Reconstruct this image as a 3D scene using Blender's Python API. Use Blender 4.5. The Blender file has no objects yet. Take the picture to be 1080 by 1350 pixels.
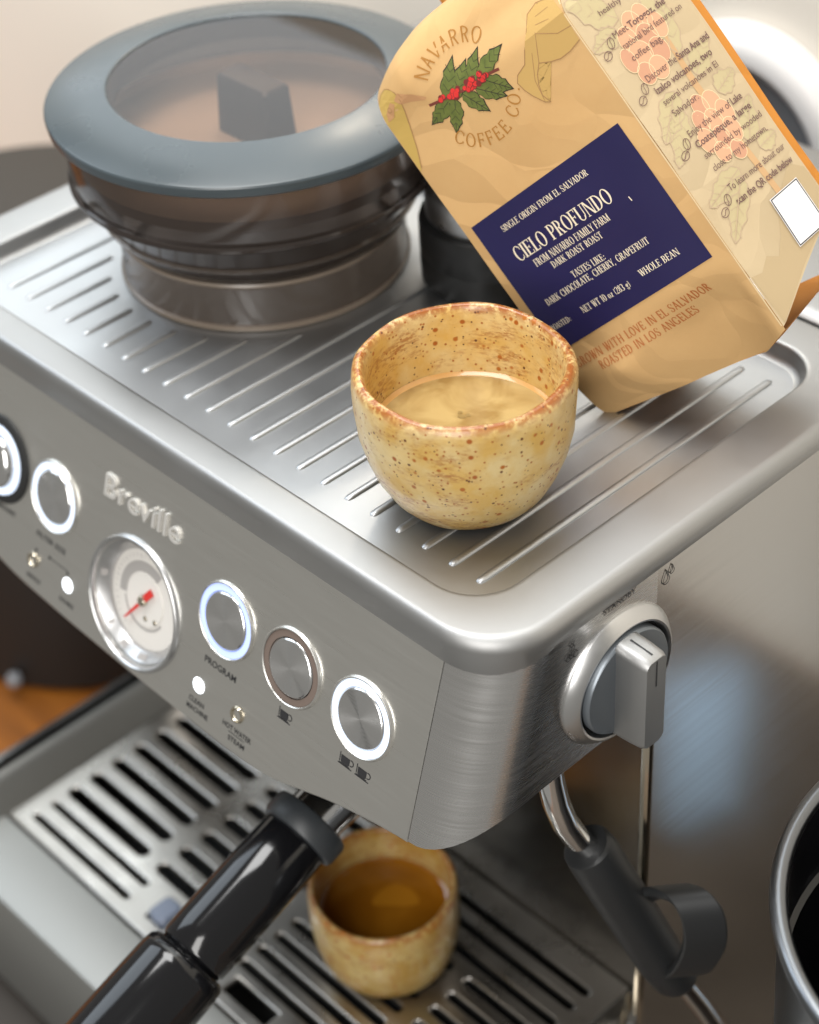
import bpy, bmesh, math, random
from mathutils import Vector, Matrix
random.seed(7)
sc = bpy.context.scene
COL = sc.collection
MM = 0.001

# ------------------------------------------------------------------ camera
cam_d = bpy.data.cameras.new("Camera")
cam = bpy.data.objects.new("Camera", cam_d)
COL.objects.link(cam)
sc.camera = cam
RW = [[0.69208296, 0.72000901, -0.05107063],      # rows: right, down, forward
      [0.42605432, -0.46459243, -0.77629349],
      [-0.58266534, 0.51550063, -0.62829945]]
m = Matrix(((RW[0][0], -RW[1][0], -RW[2][0], 430.228 * MM),
            (RW[0][1], -RW[1][1], -RW[2][1], -295.654 * MM),
            (RW[0][2], -RW[1][2], -RW[2][2], 371.821 * MM),
            (0, 0, 0, 1)))
cam.matrix_world = m
cam_d.sensor_fit = 'HORIZONTAL'
cam_d.sensor_width = 36.0
cam_d.lens = 2535.8 / 1080.0 * 36.0
cam_d.clip_start = 0.02
cam_d.clip_end = 50.0
cam_d.dof.use_dof = True
cam_d.dof.focus_distance = 0.578
cam_d.dof.aperture_fstop = 10.0

# ------------------------------------------------------------------ world + lamps
world = bpy.data.worlds.new("World")
sc.world = world
world.use_nodes = True
bg = world.node_tree.nodes["Background"]
bg.inputs[0].default_value = (1.0, 0.97, 0.90, 1)
bg.inputs[1].default_value = 0.28

def area(name, loc, target, size, power, color, size_y=None):
    l = bpy.data.lights.new(name, 'AREA')
    l.energy = power
    l.color = color
    l.size = size
    if size_y:
        l.shape = 'RECTANGLE'
        l.size_y = size_y
    o = bpy.data.objects.new(name, l)
    COL.objects.link(o)
    o.location = loc
    d = Vector(target) - Vector(loc)
    o.rotation_euler = d.to_track_quat('-Z', 'Y').to_euler()
    return o

area("ceiling_lamp", (-0.22, -0.05, 1.5), (-0.02, 0.08, 0.0), 0.7, 18.5, (0.98, 0.98, 0.97))
area("front_fill", (0.90, -1.35, 0.90), (0.0, 0.2, 0.0), 0.55, 29.0, (1.0, 0.98, 0.95), 1.7)  # unseen fill light, added to brighten the front and streak the corner
area("side_window", (-1.25, -0.35, 0.95), (0.0, 0.0, -0.05), 0.8, 8.0, (0.80, 0.90, 1.0), 1.0)
area("wall_window", (-0.44, 0.322, 0.72), (-0.44, -1.0, 0.72), 1.05, 4.6, (0.72, 0.87, 1.0), 1.0)
for i, p in enumerate([(-0.197, 0.283, 0.312), (-0.186, 0.294, 0.311), (-0.184, 0.282, 0.317)]):
    l = bpy.data.lights.new("cabinet_bulb", 'POINT')
    l.energy = 0.15
    l.color = (1.0, 0.86, 0.68)
    l.shadow_soft_size = 0.003
    o = bpy.data.objects.new("cabinet_bulb", l)
    COL.objects.link(o)
    o.location = p

vs = sc.view_settings
vs.view_transform = 'Standard'
vs.look = 'None'
vs.exposure = 0.14
vs.gamma = 1.0
sc.cycles.max_bounces = 8
sc.cycles.transparent_max_bounces = 14
sc.cycles.caustics_reflective = False
sc.cycles.caustics_refractive = False
sc.cycles.sample_clamp_indirect = 6.0
sc.cycles.use_denoising = True

# ------------------------------------------------------------------ materials
def srgb(r, g, b):
    f = lambda c: (c / 255 / 12.92) if c / 255 <= 0.04045 else ((c / 255 + 0.055) / 1.055) ** 2.4
    return (f(r), f(g), f(b), 1)

MATS = {}
def mat(name, color, rough=0.5, metal=0.0, spec=0.5, emit=None, estr=0.0, bump=None, rvar=None, cvar=None,
        stretch=(1, 1, 1), coat=0.0, aniso=0.0):
    """Principled with optional procedural bump (scale, strength, distance mm), roughness and colour variation."""
    ma = bpy.data.materials.new(name)
    ma.use_nodes = True
    nt = ma.node_tree
    b = nt.nodes["Principled BSDF"]
    b.inputs["Base Color"].default_value = color
    b.inputs["Roughness"].default_value = rough
    b.inputs["Metallic"].default_value = metal
    b.inputs["Specular IOR Level"].default_value = spec
    b.inputs["Coat Weight"].default_value = coat
    if emit:
        b.inputs["Emission Color"].default_value = emit
        b.inputs["Emission Strength"].default_value = estr
    def coords(sx):
        tc = nt.nodes.new("ShaderNodeTexCoord")
        mp = nt.nodes.new("ShaderNodeMapping")
        mp.inputs["Scale"].default_value = sx
        nt.links.new(tc.outputs["Object"], mp.inputs[0])
        return mp.outputs[0]
    if bump or rvar or cvar:
        co = coords(stretch)
    if bump:
        n = nt.nodes.new("ShaderNodeTexNoise")
        n.inputs["Scale"].default_value = bump[0]
        n.inputs["Detail"].default_value = 4
        nt.links.new(co, n.inputs["Vector"])
        bp = nt.nodes.new("ShaderNodeBump")
        bp.inputs["Strength"].default_value = bump[1]
        bp.inputs["Distance"].default_value = bump[2] * MM
        nt.links.new(n.outputs[0], bp.inputs["Height"])
        nt.links.new(bp.outputs[0], b.inputs["Normal"])
    if rvar:
        n = nt.nodes.new("ShaderNodeTexNoise")
        n.inputs["Scale"].default_value = rvar[0]
        n.inputs["Detail"].default_value = 5
        nt.links.new(co, n.inputs["Vector"])
        mr = nt.nodes.new("ShaderNodeMapRange")
        mr.inputs[1].default_value = 0.3
        mr.inputs[2].default_value = 0.7
        mr.inputs[3].default_value = rough - rvar[1]
        mr.inputs[4].default_value = rough + rvar[1]
        nt.links.new(n.outputs[0], mr.inputs[0])
        nt.links.new(mr.outputs[0], b.inputs["Roughness"])
    if cvar:
        n = nt.nodes.new("ShaderNodeTexNoise")
        n.inputs["Scale"].default_value = cvar[0]
        n.inputs["Detail"].default_value = 6
        nt.links.new(co, n.inputs["Vector"])
        cr = nt.nodes.new("ShaderNodeValToRGB")
        cr.color_ramp.elements[0].position = 0.35
        cr.color_ramp.elements[1].position = 0.65
        cr.color_ramp.elements[0].color = color
        cr.color_ramp.elements[1].color = cvar[1]
        nt.links.new(n.outputs[0], cr.inputs[0])
        nt.links.new(cr.outputs[0], b.inputs["Base Color"])
    if aniso:
        b.inputs["Anisotropic"].default_value = aniso
        tg = nt.nodes.new("ShaderNodeTangent")
        tg.direction_type = 'RADIAL'
        tg.axis = 'Z'
        nt.links.new(tg.outputs[0], b.inputs["Tangent"])
    MATS[name] = ma
    return ma

def g(v, t=(1, 1, 1)):
    return (v * t[0], v * t[1], v * t[2], 1)

mat('satin_steel', g(0.40, (1, 1, .995)), 0.50, 1.0, bump=(1500, .05, .04), rvar=(22, .07))
mat('tray_steel', g(0.50, (.98, 1, 1.02)), 0.44, 1.0, bump=(1200, .06, .05), rvar=(18, .08))
mat('panel_steel', g(0.74, (1, .985, .94)), 0.32, 1.0, bump=(60, .10, .04), rvar=(40, .05), stretch=(1, 40, 40))
mat('shell_steel', g(0.66, (1, .99, .98)), 0.27, 1.0, bump=(50, .045, .03), rvar=(30, .05), stretch=(1, 1, 60))
mat('side_steel', g(0.50, (1, .99, .975)), 0.16, 1.0, bump=(40, .025, .02), rvar=(12, .02), stretch=(1, 1, 50))
mat('splash_steel', g(0.42, (1, .95, .88)), 0.24, 1.0, rvar=(20, .05))
mat('grille_steel', g(0.50, (1, .96, .90)), 0.30, 1.0, rvar=(60, .06))
mat('tray_bar', g(0.30, (1, 1, .95)), 0.45, 0.8, bump=(700, .08, .05))
mat('chrome', g(0.78), 0.08, 1.0)
mat('chrome_soft', g(0.70), 0.18, 1.0)
mat('bezel_satin', g(0.58), 0.32, 1.0, rvar=(80, .05))
mat('letter_steel', g(0.74, (1, .97, .92)), 0.55, 0.72)
mat('gold_chrome', g(0.6, (1, .9, .72)), 0.12, 1.0)
mat('cap_steel', g(0.70), 0.20, 1.0)
mat('ring_plastic', srgb(112, 98, 90), 0.35)
mat('ring_lit', (0.5, 0.55, .6, 1), 0.4, emit=(0.68, 0.79, 1.0, 1), estr=1.0)
mat('ring_lit_blue', (0.4, 0.45, .6, 1), 0.4, emit=(0.34, 0.46, 1.0, 1), estr=.85)
mat('led_lit', (1, 1, 1, 1), 0.4, emit=(0.86, 0.93, 1.0, 1), estr=2.5)
mat('gauge_white', srgb(238, 234, 228), 0.4)
mat('gauge_grey', srgb(178, 174, 171), 0.5)
mat('gauge_red', srgb(225, 45, 40), 0.35)
mat('black_plastic', (0.006, 0.006, 0.007, 1), 0.12)
mat('tamper_black', (0.010, 0.010, 0.010, 1), 0.34)
mat('black_matte', (0.014, 0.014, 0.014, 1), 0.5)
mat('rubber', (0.014, 0.015, 0.016, 1), 0.5, bump=(1500, .05, .05))
mat('collar_rubber', (0.03, 0.034, 0.038, 1), 0.45)
mat('dark_void', (0.006, 0.006, 0.006, 1), 0.7)
mat('print_black', (0.02, 0.02, 0.022, 1), 0.5)
mat('lid_grey', srgb(62, 71, 76), 0.30, cvar=(9, srgb(68, 76, 80)), rvar=(30, .06))
mat('knob_face', srgb(120, 126, 132), 0.35, 0.6)
mat('wall_paint', srgb(248, 241, 228), 0.8, bump=(250, .08, .3), cvar=(4, srgb(245, 238, 226)))
mat('wood', srgb(150, 90, 28), 0.4, bump=(30, .1, .2), cvar=(14, srgb(118, 68, 20)), stretch=(1, 9, 1))
mat('canister_brown', srgb(52, 46, 40), 0.55, bump=(400, .05, .1))
mat('white_glaze', srgb(240, 238, 236), 0.35)
mat('grey_disc', srgb(128, 130, 134), 0.5)
mat('slab_blue', srgb(176, 206, 236), 0.45)
mat('added_mat_dark', srgb(58, 52, 46), 0.6, bump=(300, .1, .2))
mat('added_mat_brown', srgb(112, 101, 90), 0.7, bump=(300, .1, .2), cvar=(25, srgb(100, 89, 78)))
mat('bowl_steel', g(0.20, (.96, 1, 1.06)), 0.28, 1.0)
mat('float_tab', srgb(120, 130, 150), 0.2)
mat('navy', srgb(30, 27, 70), 0.45, spec=0.35, cvar=(30, srgb(33, 29, 74)))
mat('label_ink', srgb(236, 222, 196), 0.6)
mat('rust_ink', srgb(176, 104, 52), 0.7)
mat('logo_ink', srgb(168, 116, 48), 0.7)
mat('leaf_ink', srgb(86, 96, 38), 0.7, cvar=(500, srgb(100, 108, 46)))
mat('dark_ink', srgb(44, 40, 26), 0.7)
mat('cherry_ink', srgb(206, 42, 38), 0.6)
mat('maroon_ink', srgb(112, 32, 30), 0.6)
mat('stem_ink', srgb(112, 50, 38), 0.7)
mat('fade_leaf', srgb(192, 156, 92), 0.8)
mat('fade_leaf_line', srgb(160, 122, 78), 0.8)
mat('bird_olive', srgb(190, 158, 84), 0.8)
mat('bird_mask', srgb(186, 140, 96), 0.8)
mat('gusset_leaf', srgb(186, 170, 130), 0.8)
mat('gusset_leaf_line', srgb(184, 160, 132), 0.8)
mat('gusset_berry', srgb(206, 158, 124), 0.8)
mat('gusset_berry_dark', srgb(194, 144, 114), 0.8)
mat('gusset_stem', srgb(194, 156, 112), 0.8)
mat('gusset_ink', srgb(112, 84, 76), 0.7)
mat('hill_print', srgb(178, 156, 120), 0.8)
mat('sticker_white', srgb(236, 232, 230), 0.5)
mat('fold_light', srgb(222, 198, 156), 0.8)

def paper(name, c1, c2):
    ma = mat(name, c1, 0.75, spec=0.25, bump=(600, .10, .12))
    nt = ma.node_tree
    b = nt.nodes["Principled BSDF"]
    tc = nt.nodes.new("ShaderNodeTexCoord")
    n1 = nt.nodes.new("ShaderNodeTexNoise")
    n1.inputs["Scale"].default_value = 22
    n1.inputs["Detail"].default_value = 8
    n1.inputs["Roughness"].default_value = 0.7
    nt.links.new(tc.outputs["Object"], n1.inputs["Vector"])
    cr = nt.nodes.new("ShaderNodeValToRGB")
    cr.color_ramp.elements[0].position = 0.3
    cr.color_ramp.elements[1].position = 0.7
    cr.color_ramp.elements[0].color = c1
    cr.color_ramp.elements[1].color = c2
    nt.links.new(n1.outputs[0], cr.inputs[0])
    nt.links.new(cr.outputs[0], b.inputs["Base Color"])
    # crumple: creased facets on top of the fine fibre relief
    fine = [n for n in nt.nodes if n.type == 'BUMP'][0]
    nd = nt.nodes.new("ShaderNodeTexNoise")
    nd.inputs["Scale"].default_value = 16
    nt.links.new(tc.outputs["Object"], nd.inputs["Vector"])
    ad = nt.nodes.new("ShaderNodeMixRGB")
    ad.blend_type = 'LINEAR_LIGHT'
    ad.inputs[0].default_value = 0.03
    nt.links.new(tc.outputs["Object"], ad.inputs[1])
    nt.links.new(nd.outputs["Color"], ad.inputs[2])
    vo = nt.nodes.new("ShaderNodeTexVoronoi")
    vo.feature = 'DISTANCE_TO_EDGE'
    vo.inputs["Scale"].default_value = 34
    nt.links.new(ad.outputs[0], vo.inputs["Vector"])
    b2 = nt.nodes.new("ShaderNodeBump")
    b2.inputs["Strength"].default_value = 0.65
    b2.inputs["Distance"].default_value = 0.0035
    nt.links.new(vo.outputs["Distance"], b2.inputs["Height"])
    nt.links.new(b2.outputs[0], fine.inputs["Normal"])
paper('kraft', srgb(206, 168, 116), srgb(198, 158, 106))
paper('kraft_pale', srgb(192, 172, 139), srgb(186, 165, 131))
paper('kraft_orange', srgb(196, 130, 56), srgb(188, 122, 50))

def thin_glass(name, tint, f0=0.05, rough=0.03):
    ma = bpy.data.materials.new(name)
    ma.use_nodes = True
    nt = ma.node_tree
    nt.nodes.clear()
    out = nt.nodes.new("ShaderNodeOutputMaterial")
    tr = nt.nodes.new("ShaderNodeBsdfTransparent")
    tr.inputs[0].default_value = tint
    gl = nt.nodes.new("ShaderNodeBsdfGlossy")
    gl.inputs["Roughness"].default_value = rough
    lw = nt.nodes.new("ShaderNodeLayerWeight")
    lw.inputs[0].default_value = 0.5
    pw = nt.nodes.new("ShaderNodeMath")
    pw.operation = 'POWER'
    pw.inputs[1].default_value = 5.0
    nt.links.new(lw.outputs["Facing"], pw.inputs[0])
    fr = nt.nodes.new("ShaderNodeMapRange")
    fr.inputs[3].default_value = f0
    fr.inputs[4].default_value = 1.0
    nt.links.new(pw.outputs[0], fr.inputs[0])
    mx = nt.nodes.new("ShaderNodeMixShader")
    nt.links.new(fr.outputs[0], mx.inputs[0])
    nt.links.new(tr.outputs[0], mx.inputs[1])
    nt.links.new(gl.outputs[0], mx.inputs[2])
    nt.links.new(mx.outputs[0], out.inputs[0])
    MATS[name] = ma
thin_glass('smoke', (0.68, 0.58, 0.51, 1))
thin_glass('smoke_dark', (0.50, 0.44, 0.40, 1))
thin_glass('smoke_fin', (0.42, 0.36, 0.32, 1), rough=0.1)
def smoky(name, tint, body, k, rough=.08):
    thin_glass(name, tint, rough=rough)
    nt = MATS[name].node_tree
    out = [n for n in nt.nodes if n.type == 'OUTPUT_MATERIAL'][0]
    old = [n for n in nt.nodes if n.type == 'MIX_SHADER'][0]
    tr = [n for n in nt.nodes if n.type == 'BSDF_TRANSPARENT'][0]
    df = nt.nodes.new("ShaderNodeBsdfDiffuse")
    df.inputs[0].default_value = body
    mx = nt.nodes.new("ShaderNodeMixShader")
    mx.inputs[0].default_value = k
    nt.links.new(tr.outputs[0], mx.inputs[1])
    nt.links.new(df.outputs[0], mx.inputs[2])
    nt.links.new(mx.outputs[0], old.inputs[1])
smoky('smoke_bowl', (.34, .30, .28, 1), srgb(62, 54, 50), .62, .12)
smoky('smoke_ring', (.62, .57, .53, 1), srgb(120, 108, 98), .30, .12)
thin_glass('clear_pane', (0.96, 0.96, 0.96, 1))

def stoneware(name, rim_z, body, rust, inner):
    """Speckled glaze: cream body, rust where the glaze thins on the rim, iron specks."""
    ma = bpy.data.materials.new(name)
    ma.use_nodes = True
    nt = ma.node_tree
    L = nt.links.new
    b = nt.nodes["Principled BSDF"]
    b.inputs["Roughness"].default_value = 0.34
    b.inputs["Coat Weight"].default_value = 0.2
    b.inputs["Coat Roughness"].default_value = 0.12
    tc = nt.nodes.new("ShaderNodeTexCoord")
    def noise(scale, detail=5, stretch=None, rough=.6):
        n = nt.nodes.new("ShaderNodeTexNoise")
        n.inputs["Scale"].default_value = scale
        n.inputs["Detail"].default_value = detail
        n.inputs["Roughness"].default_value = rough
        if stretch:
            mp = nt.nodes.new("ShaderNodeMapping")
            mp.inputs["Scale"].default_value = stretch
            L(tc.outputs["Object"], mp.inputs[0])
            L(mp.outputs[0], n.inputs["Vector"])
        else:
            L(tc.outputs["Object"], n.inputs["Vector"])
        return n.outputs[0]
    def rng(src, a, c, lo=0.0, hi=1.0):
        r = nt.nodes.new("ShaderNodeMapRange")
        r.inputs[1].default_value = a
        r.inputs[2].default_value = c
        r.inputs[3].default_value = lo
        r.inputs[4].default_value = hi
        L(src, r.inputs[0])
        return r.outputs[0]
    def mix(fac, a, c):
        mxx = nt.nodes.new("ShaderNodeMix")
        mxx.data_type = 'RGBA'
        L(fac, mxx.inputs[0])
        for sock, val in ((6, a), (7, c)):
            if isinstance(val, tuple):
                mxx.inputs[sock].default_value = val
            else:
                L(val, mxx.inputs[sock])
        return mxx.outputs[2]
    def math_(op, a, c):
        n = nt.nodes.new("ShaderNodeMath")
        n.operation = op
        for i, v in enumerate((a, c)):
            if isinstance(v, (int, float)):
                n.inputs[i].default_value = v
            else:
                L(v, n.inputs[i])
        return n.outputs[0]
    sep = nt.nodes.new("ShaderNodeSeparateXYZ")
    L(tc.outputs["Object"], sep.inputs[0])
    z = sep.outputs[2]
    x2 = math_('MULTIPLY', sep.outputs[0], sep.outputs[0])
    y2 = math_('MULTIPLY', sep.outputs[1], sep.outputs[1])
    rr = math_('SQRT', math_('ADD', x2, y2), 0.0)
    col = mix(rng(noise(70, 4), .38, .62), body, inner)
    pale = tuple(min(1, c * 1.12) for c in body[:3]) + (1,)
    col = mix(rng(noise(45, 3), .55, .68, 0, .6), col, pale)
    # smeared rust washes (horizontal throwing lines)
    wash = math_('MULTIPLY', rng(noise(48, 6, (1, 1, 2.2), .7), .50, .64), rng(noise(420, 5, (1, 1, 2.5)), .42, .56))
    col = mix(math_('MULTIPLY', wash, .75), col, rust)
    # rim
    rimf = math_('ADD', rng(z, rim_z - .0042, rim_z - .0012), rng(z, rim_z - .014, rim_z - .002, 0, .22))
    rimn = rng(noise(420, 6), .36, .54)
    col = mix(math_('MULTIPLY', math_('MULTIPLY', rimf, rimn), .9), col, rust)
    # specks
    for sc_, th, dk in ((330, .19, srgb(96, 54, 28)), (190, .20, srgb(158, 86, 26)), (520, .2, srgb(92, 60, 38)), (260, .26, srgb(170, 100, 34)), (610, .3, srgb(160, 96, 40))):
        v = nt.nodes.new("ShaderNodeTexVoronoi")
        v.inputs["Scale"].default_value = sc_
        L(tc.outputs["Object"], v.inputs["Vector"])
        sel = nt.nodes.new("ShaderNodeSeparateColor")
        L(v.outputs["Color"], sel.inputs[0])
        f = math_('MULTIPLY', rng(v.outputs["Distance"], th, th * .6), rng(sel.outputs[0], .66, .70))
        col = mix(f, col, dk)
    L(col, b.inputs["Base Color"])
    bp = nt.nodes.new("ShaderNodeBump")
    bp.inputs["Strength"].default_value = 0.35
    bp.inputs["Distance"].default_value = 0.0008
    L(math_('ADD', noise(160, 5), math_('MULTIPLY', noise(60, 2, (1, 1, 6)), .6)), bp.inputs["Height"])
    L(bp.outputs[0], b.inputs["Normal"])
    MATS[name] = ma
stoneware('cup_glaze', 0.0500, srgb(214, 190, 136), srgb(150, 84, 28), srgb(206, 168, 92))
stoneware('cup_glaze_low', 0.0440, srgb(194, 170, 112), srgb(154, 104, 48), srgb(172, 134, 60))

def liquid(name, c1, c2, sc_, rough):
    ma = mat(name, c1, rough, coat=0.5, spec=0.5)
    nt = ma.node_tree
    b = nt.nodes["Principled BSDF"]
    tc = nt.nodes.new("ShaderNodeTexCoord")
    n = nt.nodes.new("ShaderNodeTexNoise")
    n.inputs["Scale"].default_value = sc_
    n.inputs["Detail"].default_value = 3
    n.inputs["Distortion"].default_value = .6
    nt.links.new(tc.outputs["Object"], n.inputs["Vector"])
    cr = nt.nodes.new("ShaderNodeValToRGB")
    cr.color_ramp.elements[0].position = .36
    cr.color_ramp.elements[1].position = .62
    cr.color_ramp.elements[0].color = c1
    cr.color_ramp.elements[1].color = c2
    nt.links.new(n.outputs[0], cr.inputs[0])
    nt.links.new(cr.outputs[0], b.inputs["Base Color"])
liquid('crema', srgb(158, 128, 76), srgb(192, 166, 112), 70, .10)
liquid('crema_edge', srgb(206, 156, 84), srgb(210, 164, 94), 60, .3)
liquid('coffee_brown', srgb(136, 84, 14), srgb(152, 98, 22), 40, .08)
mat('ring_lip', srgb(122, 110, 98), .3)
mat('hopper_plate', srgb(184, 166, 148), .7)
mat('fin_brown', srgb(62, 54, 48), .5)
mat('crema_spot', srgb(150, 124, 74), 0.3)
mat('coffee_reflection', srgb(168, 112, 28), 0.12)  # lighter amber for the reflection painted on the lower coffee

# ------------------------------------------------------------------ mesh helpers (all coordinates in millimetres)
class MB:
    def __init__(s):
        s.v = []
        s.f = []
    def add(s, vs_, fs):
        o = len(s.v)
        s.v += [tuple(p) for p in vs_]
        s.f += [tuple(i + o for i in f) for f in fs]
    def box(s, x0, x1, y0, y1, z0, z1):
        s.add([(x0, y0, z0), (x1, y0, z0), (x1, y1, z0), (x0, y1, z0), (x0, y0, z1), (x1, y0, z1), (x1, y1, z1), (x0, y1, z1)],
              [(3, 2, 1, 0), (4, 5, 6, 7), (0, 1, 5, 4), (1, 2, 6, 5), (2, 3, 7, 6), (3, 0, 4, 7)])
    def loft(s, loops, close=True, cap0=False, cap1=False):
        n = len(loops[0])
        o = len(s.v)
        for lp in loops:
            s.v += [tuple(p) for p in lp]
        m_ = n if close else n - 1
        for k in range(len(loops) - 1):
            for i in range(m_):
                a = o + k * n + i
                b_ = o + k * n + (i + 1) % n
                s.f.append((a, b_, b_ + n, a + n))
        if cap0:
            s.f.append(tuple(o + i for i in range(n))[::-1])
        if cap1:
            s.f.append(tuple(o + (len(loops) - 1) * n + i for i in range(n)))
    def lathe(s, prof, n=96, M=None, c=(0, 0, 0), close_ends=False):
        loops = []
        for r, z in prof:
            lp = []
            for i in range(n):
                a = 2 * math.pi * i / n
                p = Vector((r * math.cos(a), r * math.sin(a), z))
                p = (M @ p) if M else p + Vector(c)
                lp.append(tuple(p))
            loops.append(lp)
        s.loft(loops, True, close_ends, close_ends)
    def tube(s, pts, rad, n=20, caps=True):
        pts = [Vector(p) for p in pts]
        rads = rad if isinstance(rad, (list, tuple)) else [rad] * len(pts)
        up = Vector((0.13, 0.2, 1)).normalized()
        loops = []
        prev = None
        for i, p in enumerate(pts):
            t = (pts[min(i + 1, len(pts) - 1)] - pts[max(i - 1, 0)]).normalized()
            if prev is None:
                x = t.cross(up).normalized()
                if x.length < .1:
                    x = t.cross(Vector((1, 0, 0))).normalized()
            else:
                x = (prev - t * prev.dot(t)).normalized()
            prev = x
            y = t.cross(x)
            loops.append([tuple(p + (x * math.cos(2 * math.pi * k / n) + y * math.sin(2 * math.pi * k / n)) * rads[i]) for k in range(n)])
        s.loft(loops, True, caps, caps)
    def build(s, name, material, parent=None, smooth=True, M=None, angle=35, bevel=None):
        me = bpy.data.meshes.new(name)
        off = Vector((0, 0, 0))
        if parent is not None and M is None:
            p = parent
            while p.parent:
                p = p.parent
            off = p.location
        me.from_pydata([tuple(Vector(v) * MM - off) for v in s.v], [], s.f)
        me.update()
        bm = bmesh.new()
        bm.from_mesh(me)
        bmesh.ops.remove_doubles(bm, verts=bm.verts, dist=1e-6)
        bmesh.ops.recalc_face_normals(bm, faces=bm.faces)
        bm.to_mesh(me)
        bm.free()
        me.materials.append(MATS[material])
        if smooth:
            for p_ in me.polygons:
                p_.use_smooth = True
            me.set_sharp_from_angle(angle=math.radians(angle))
        o = bpy.data.objects.new(name, me)
        COL.objects.link(o)
        if parent is not None:
            o.parent = parent
            if M is not None:
                root = parent
                while root.parent:
                    root = root.parent
                o.matrix_parent_inverse = Matrix.Identity(4)
                o.matrix_local = Matrix.Translation(-root.location) @ M
        elif M is not None:
            o.matrix_world = M
        if bevel:
            md = o.modifiers.new("Bevel", 'BEVEL')
            md.width = bevel * MM
            md.segments = 3
            md.limit_method = 'ANGLE'
            md.angle_limit = math.radians(40)
        return o

def thing(name, label, cat, loc, group=None):
    o = bpy.data.objects.new(name, None)
    COL.objects.link(o)
    o.location = Vector(loc) * MM
    o.empty_display_size = 0.01
    tag(o, label, cat, group)
    return o
def tag(o, label, cat, group=None):
    o['label'] = label
    o['category'] = cat
    if group:
        o['group'] = group
    return o
def structure(o):
    o['kind'] = 'structure'
    return o

def rrect(x0, x1, y0, y1, r, n=10, z=0.0):
    pts = []
    for cx, cy, a0 in ((x1 - r, y0 + r, -90), (x1 - r, y1 - r, 0), (x0 + r, y1 - r, 90), (x0 + r, y0 + r, 180)):
        for k in range(n + 1):
            a = math.radians(a0 + 90 * k / n)
            pts.append((cx + r * math.cos(a), cy + r * math.sin(a), z))
    return pts

def text_polys(body, size=1.0, bold=0.0, align='LEFT'):
    """2-D outline of default-font lettering as (verts, faces); cap height = about 0.73 * size."""
    cu = bpy.data.curves.new("t", 'FONT')
    cu.body = body
    cu.size = size
    cu.align_x = align
    cu.offset = bold
    cu.resolution_u = 3
    o = bpy.data.objects.new("t", cu)
    COL.objects.link(o)
    dg = bpy.context.evaluated_depsgraph_get()
    me = o.evaluated_get(dg).to_mesh()
    v = [(p.co.x, p.co.y) for p in me.vertices]
    f = [tuple(p.vertices) for p in me.polygons]
    o.evaluated_get(dg).to_mesh_clear()
    bpy.data.objects.remove(o)
    bpy.data.curves.remove(cu)
    return v, f

def fit_text(body, x0, x1, y, cap, bold=0.0, slope=0.0):
    """lettering stretched to run from x0 to x1 on baseline y with the given cap height"""
    v, f = text_polys(body, 1.0, bold)
    if not v:
        return [], []
    xs = [p[0] for p in v]
    a, b = min(xs), max(xs)
    sy = cap / 0.73
    return [(x0 + (p[0] - a) * (x1 - x0) / (b - a), y + p[1] * sy + slope * (p[0] - a) / (b - a)) for p in v], f

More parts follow.
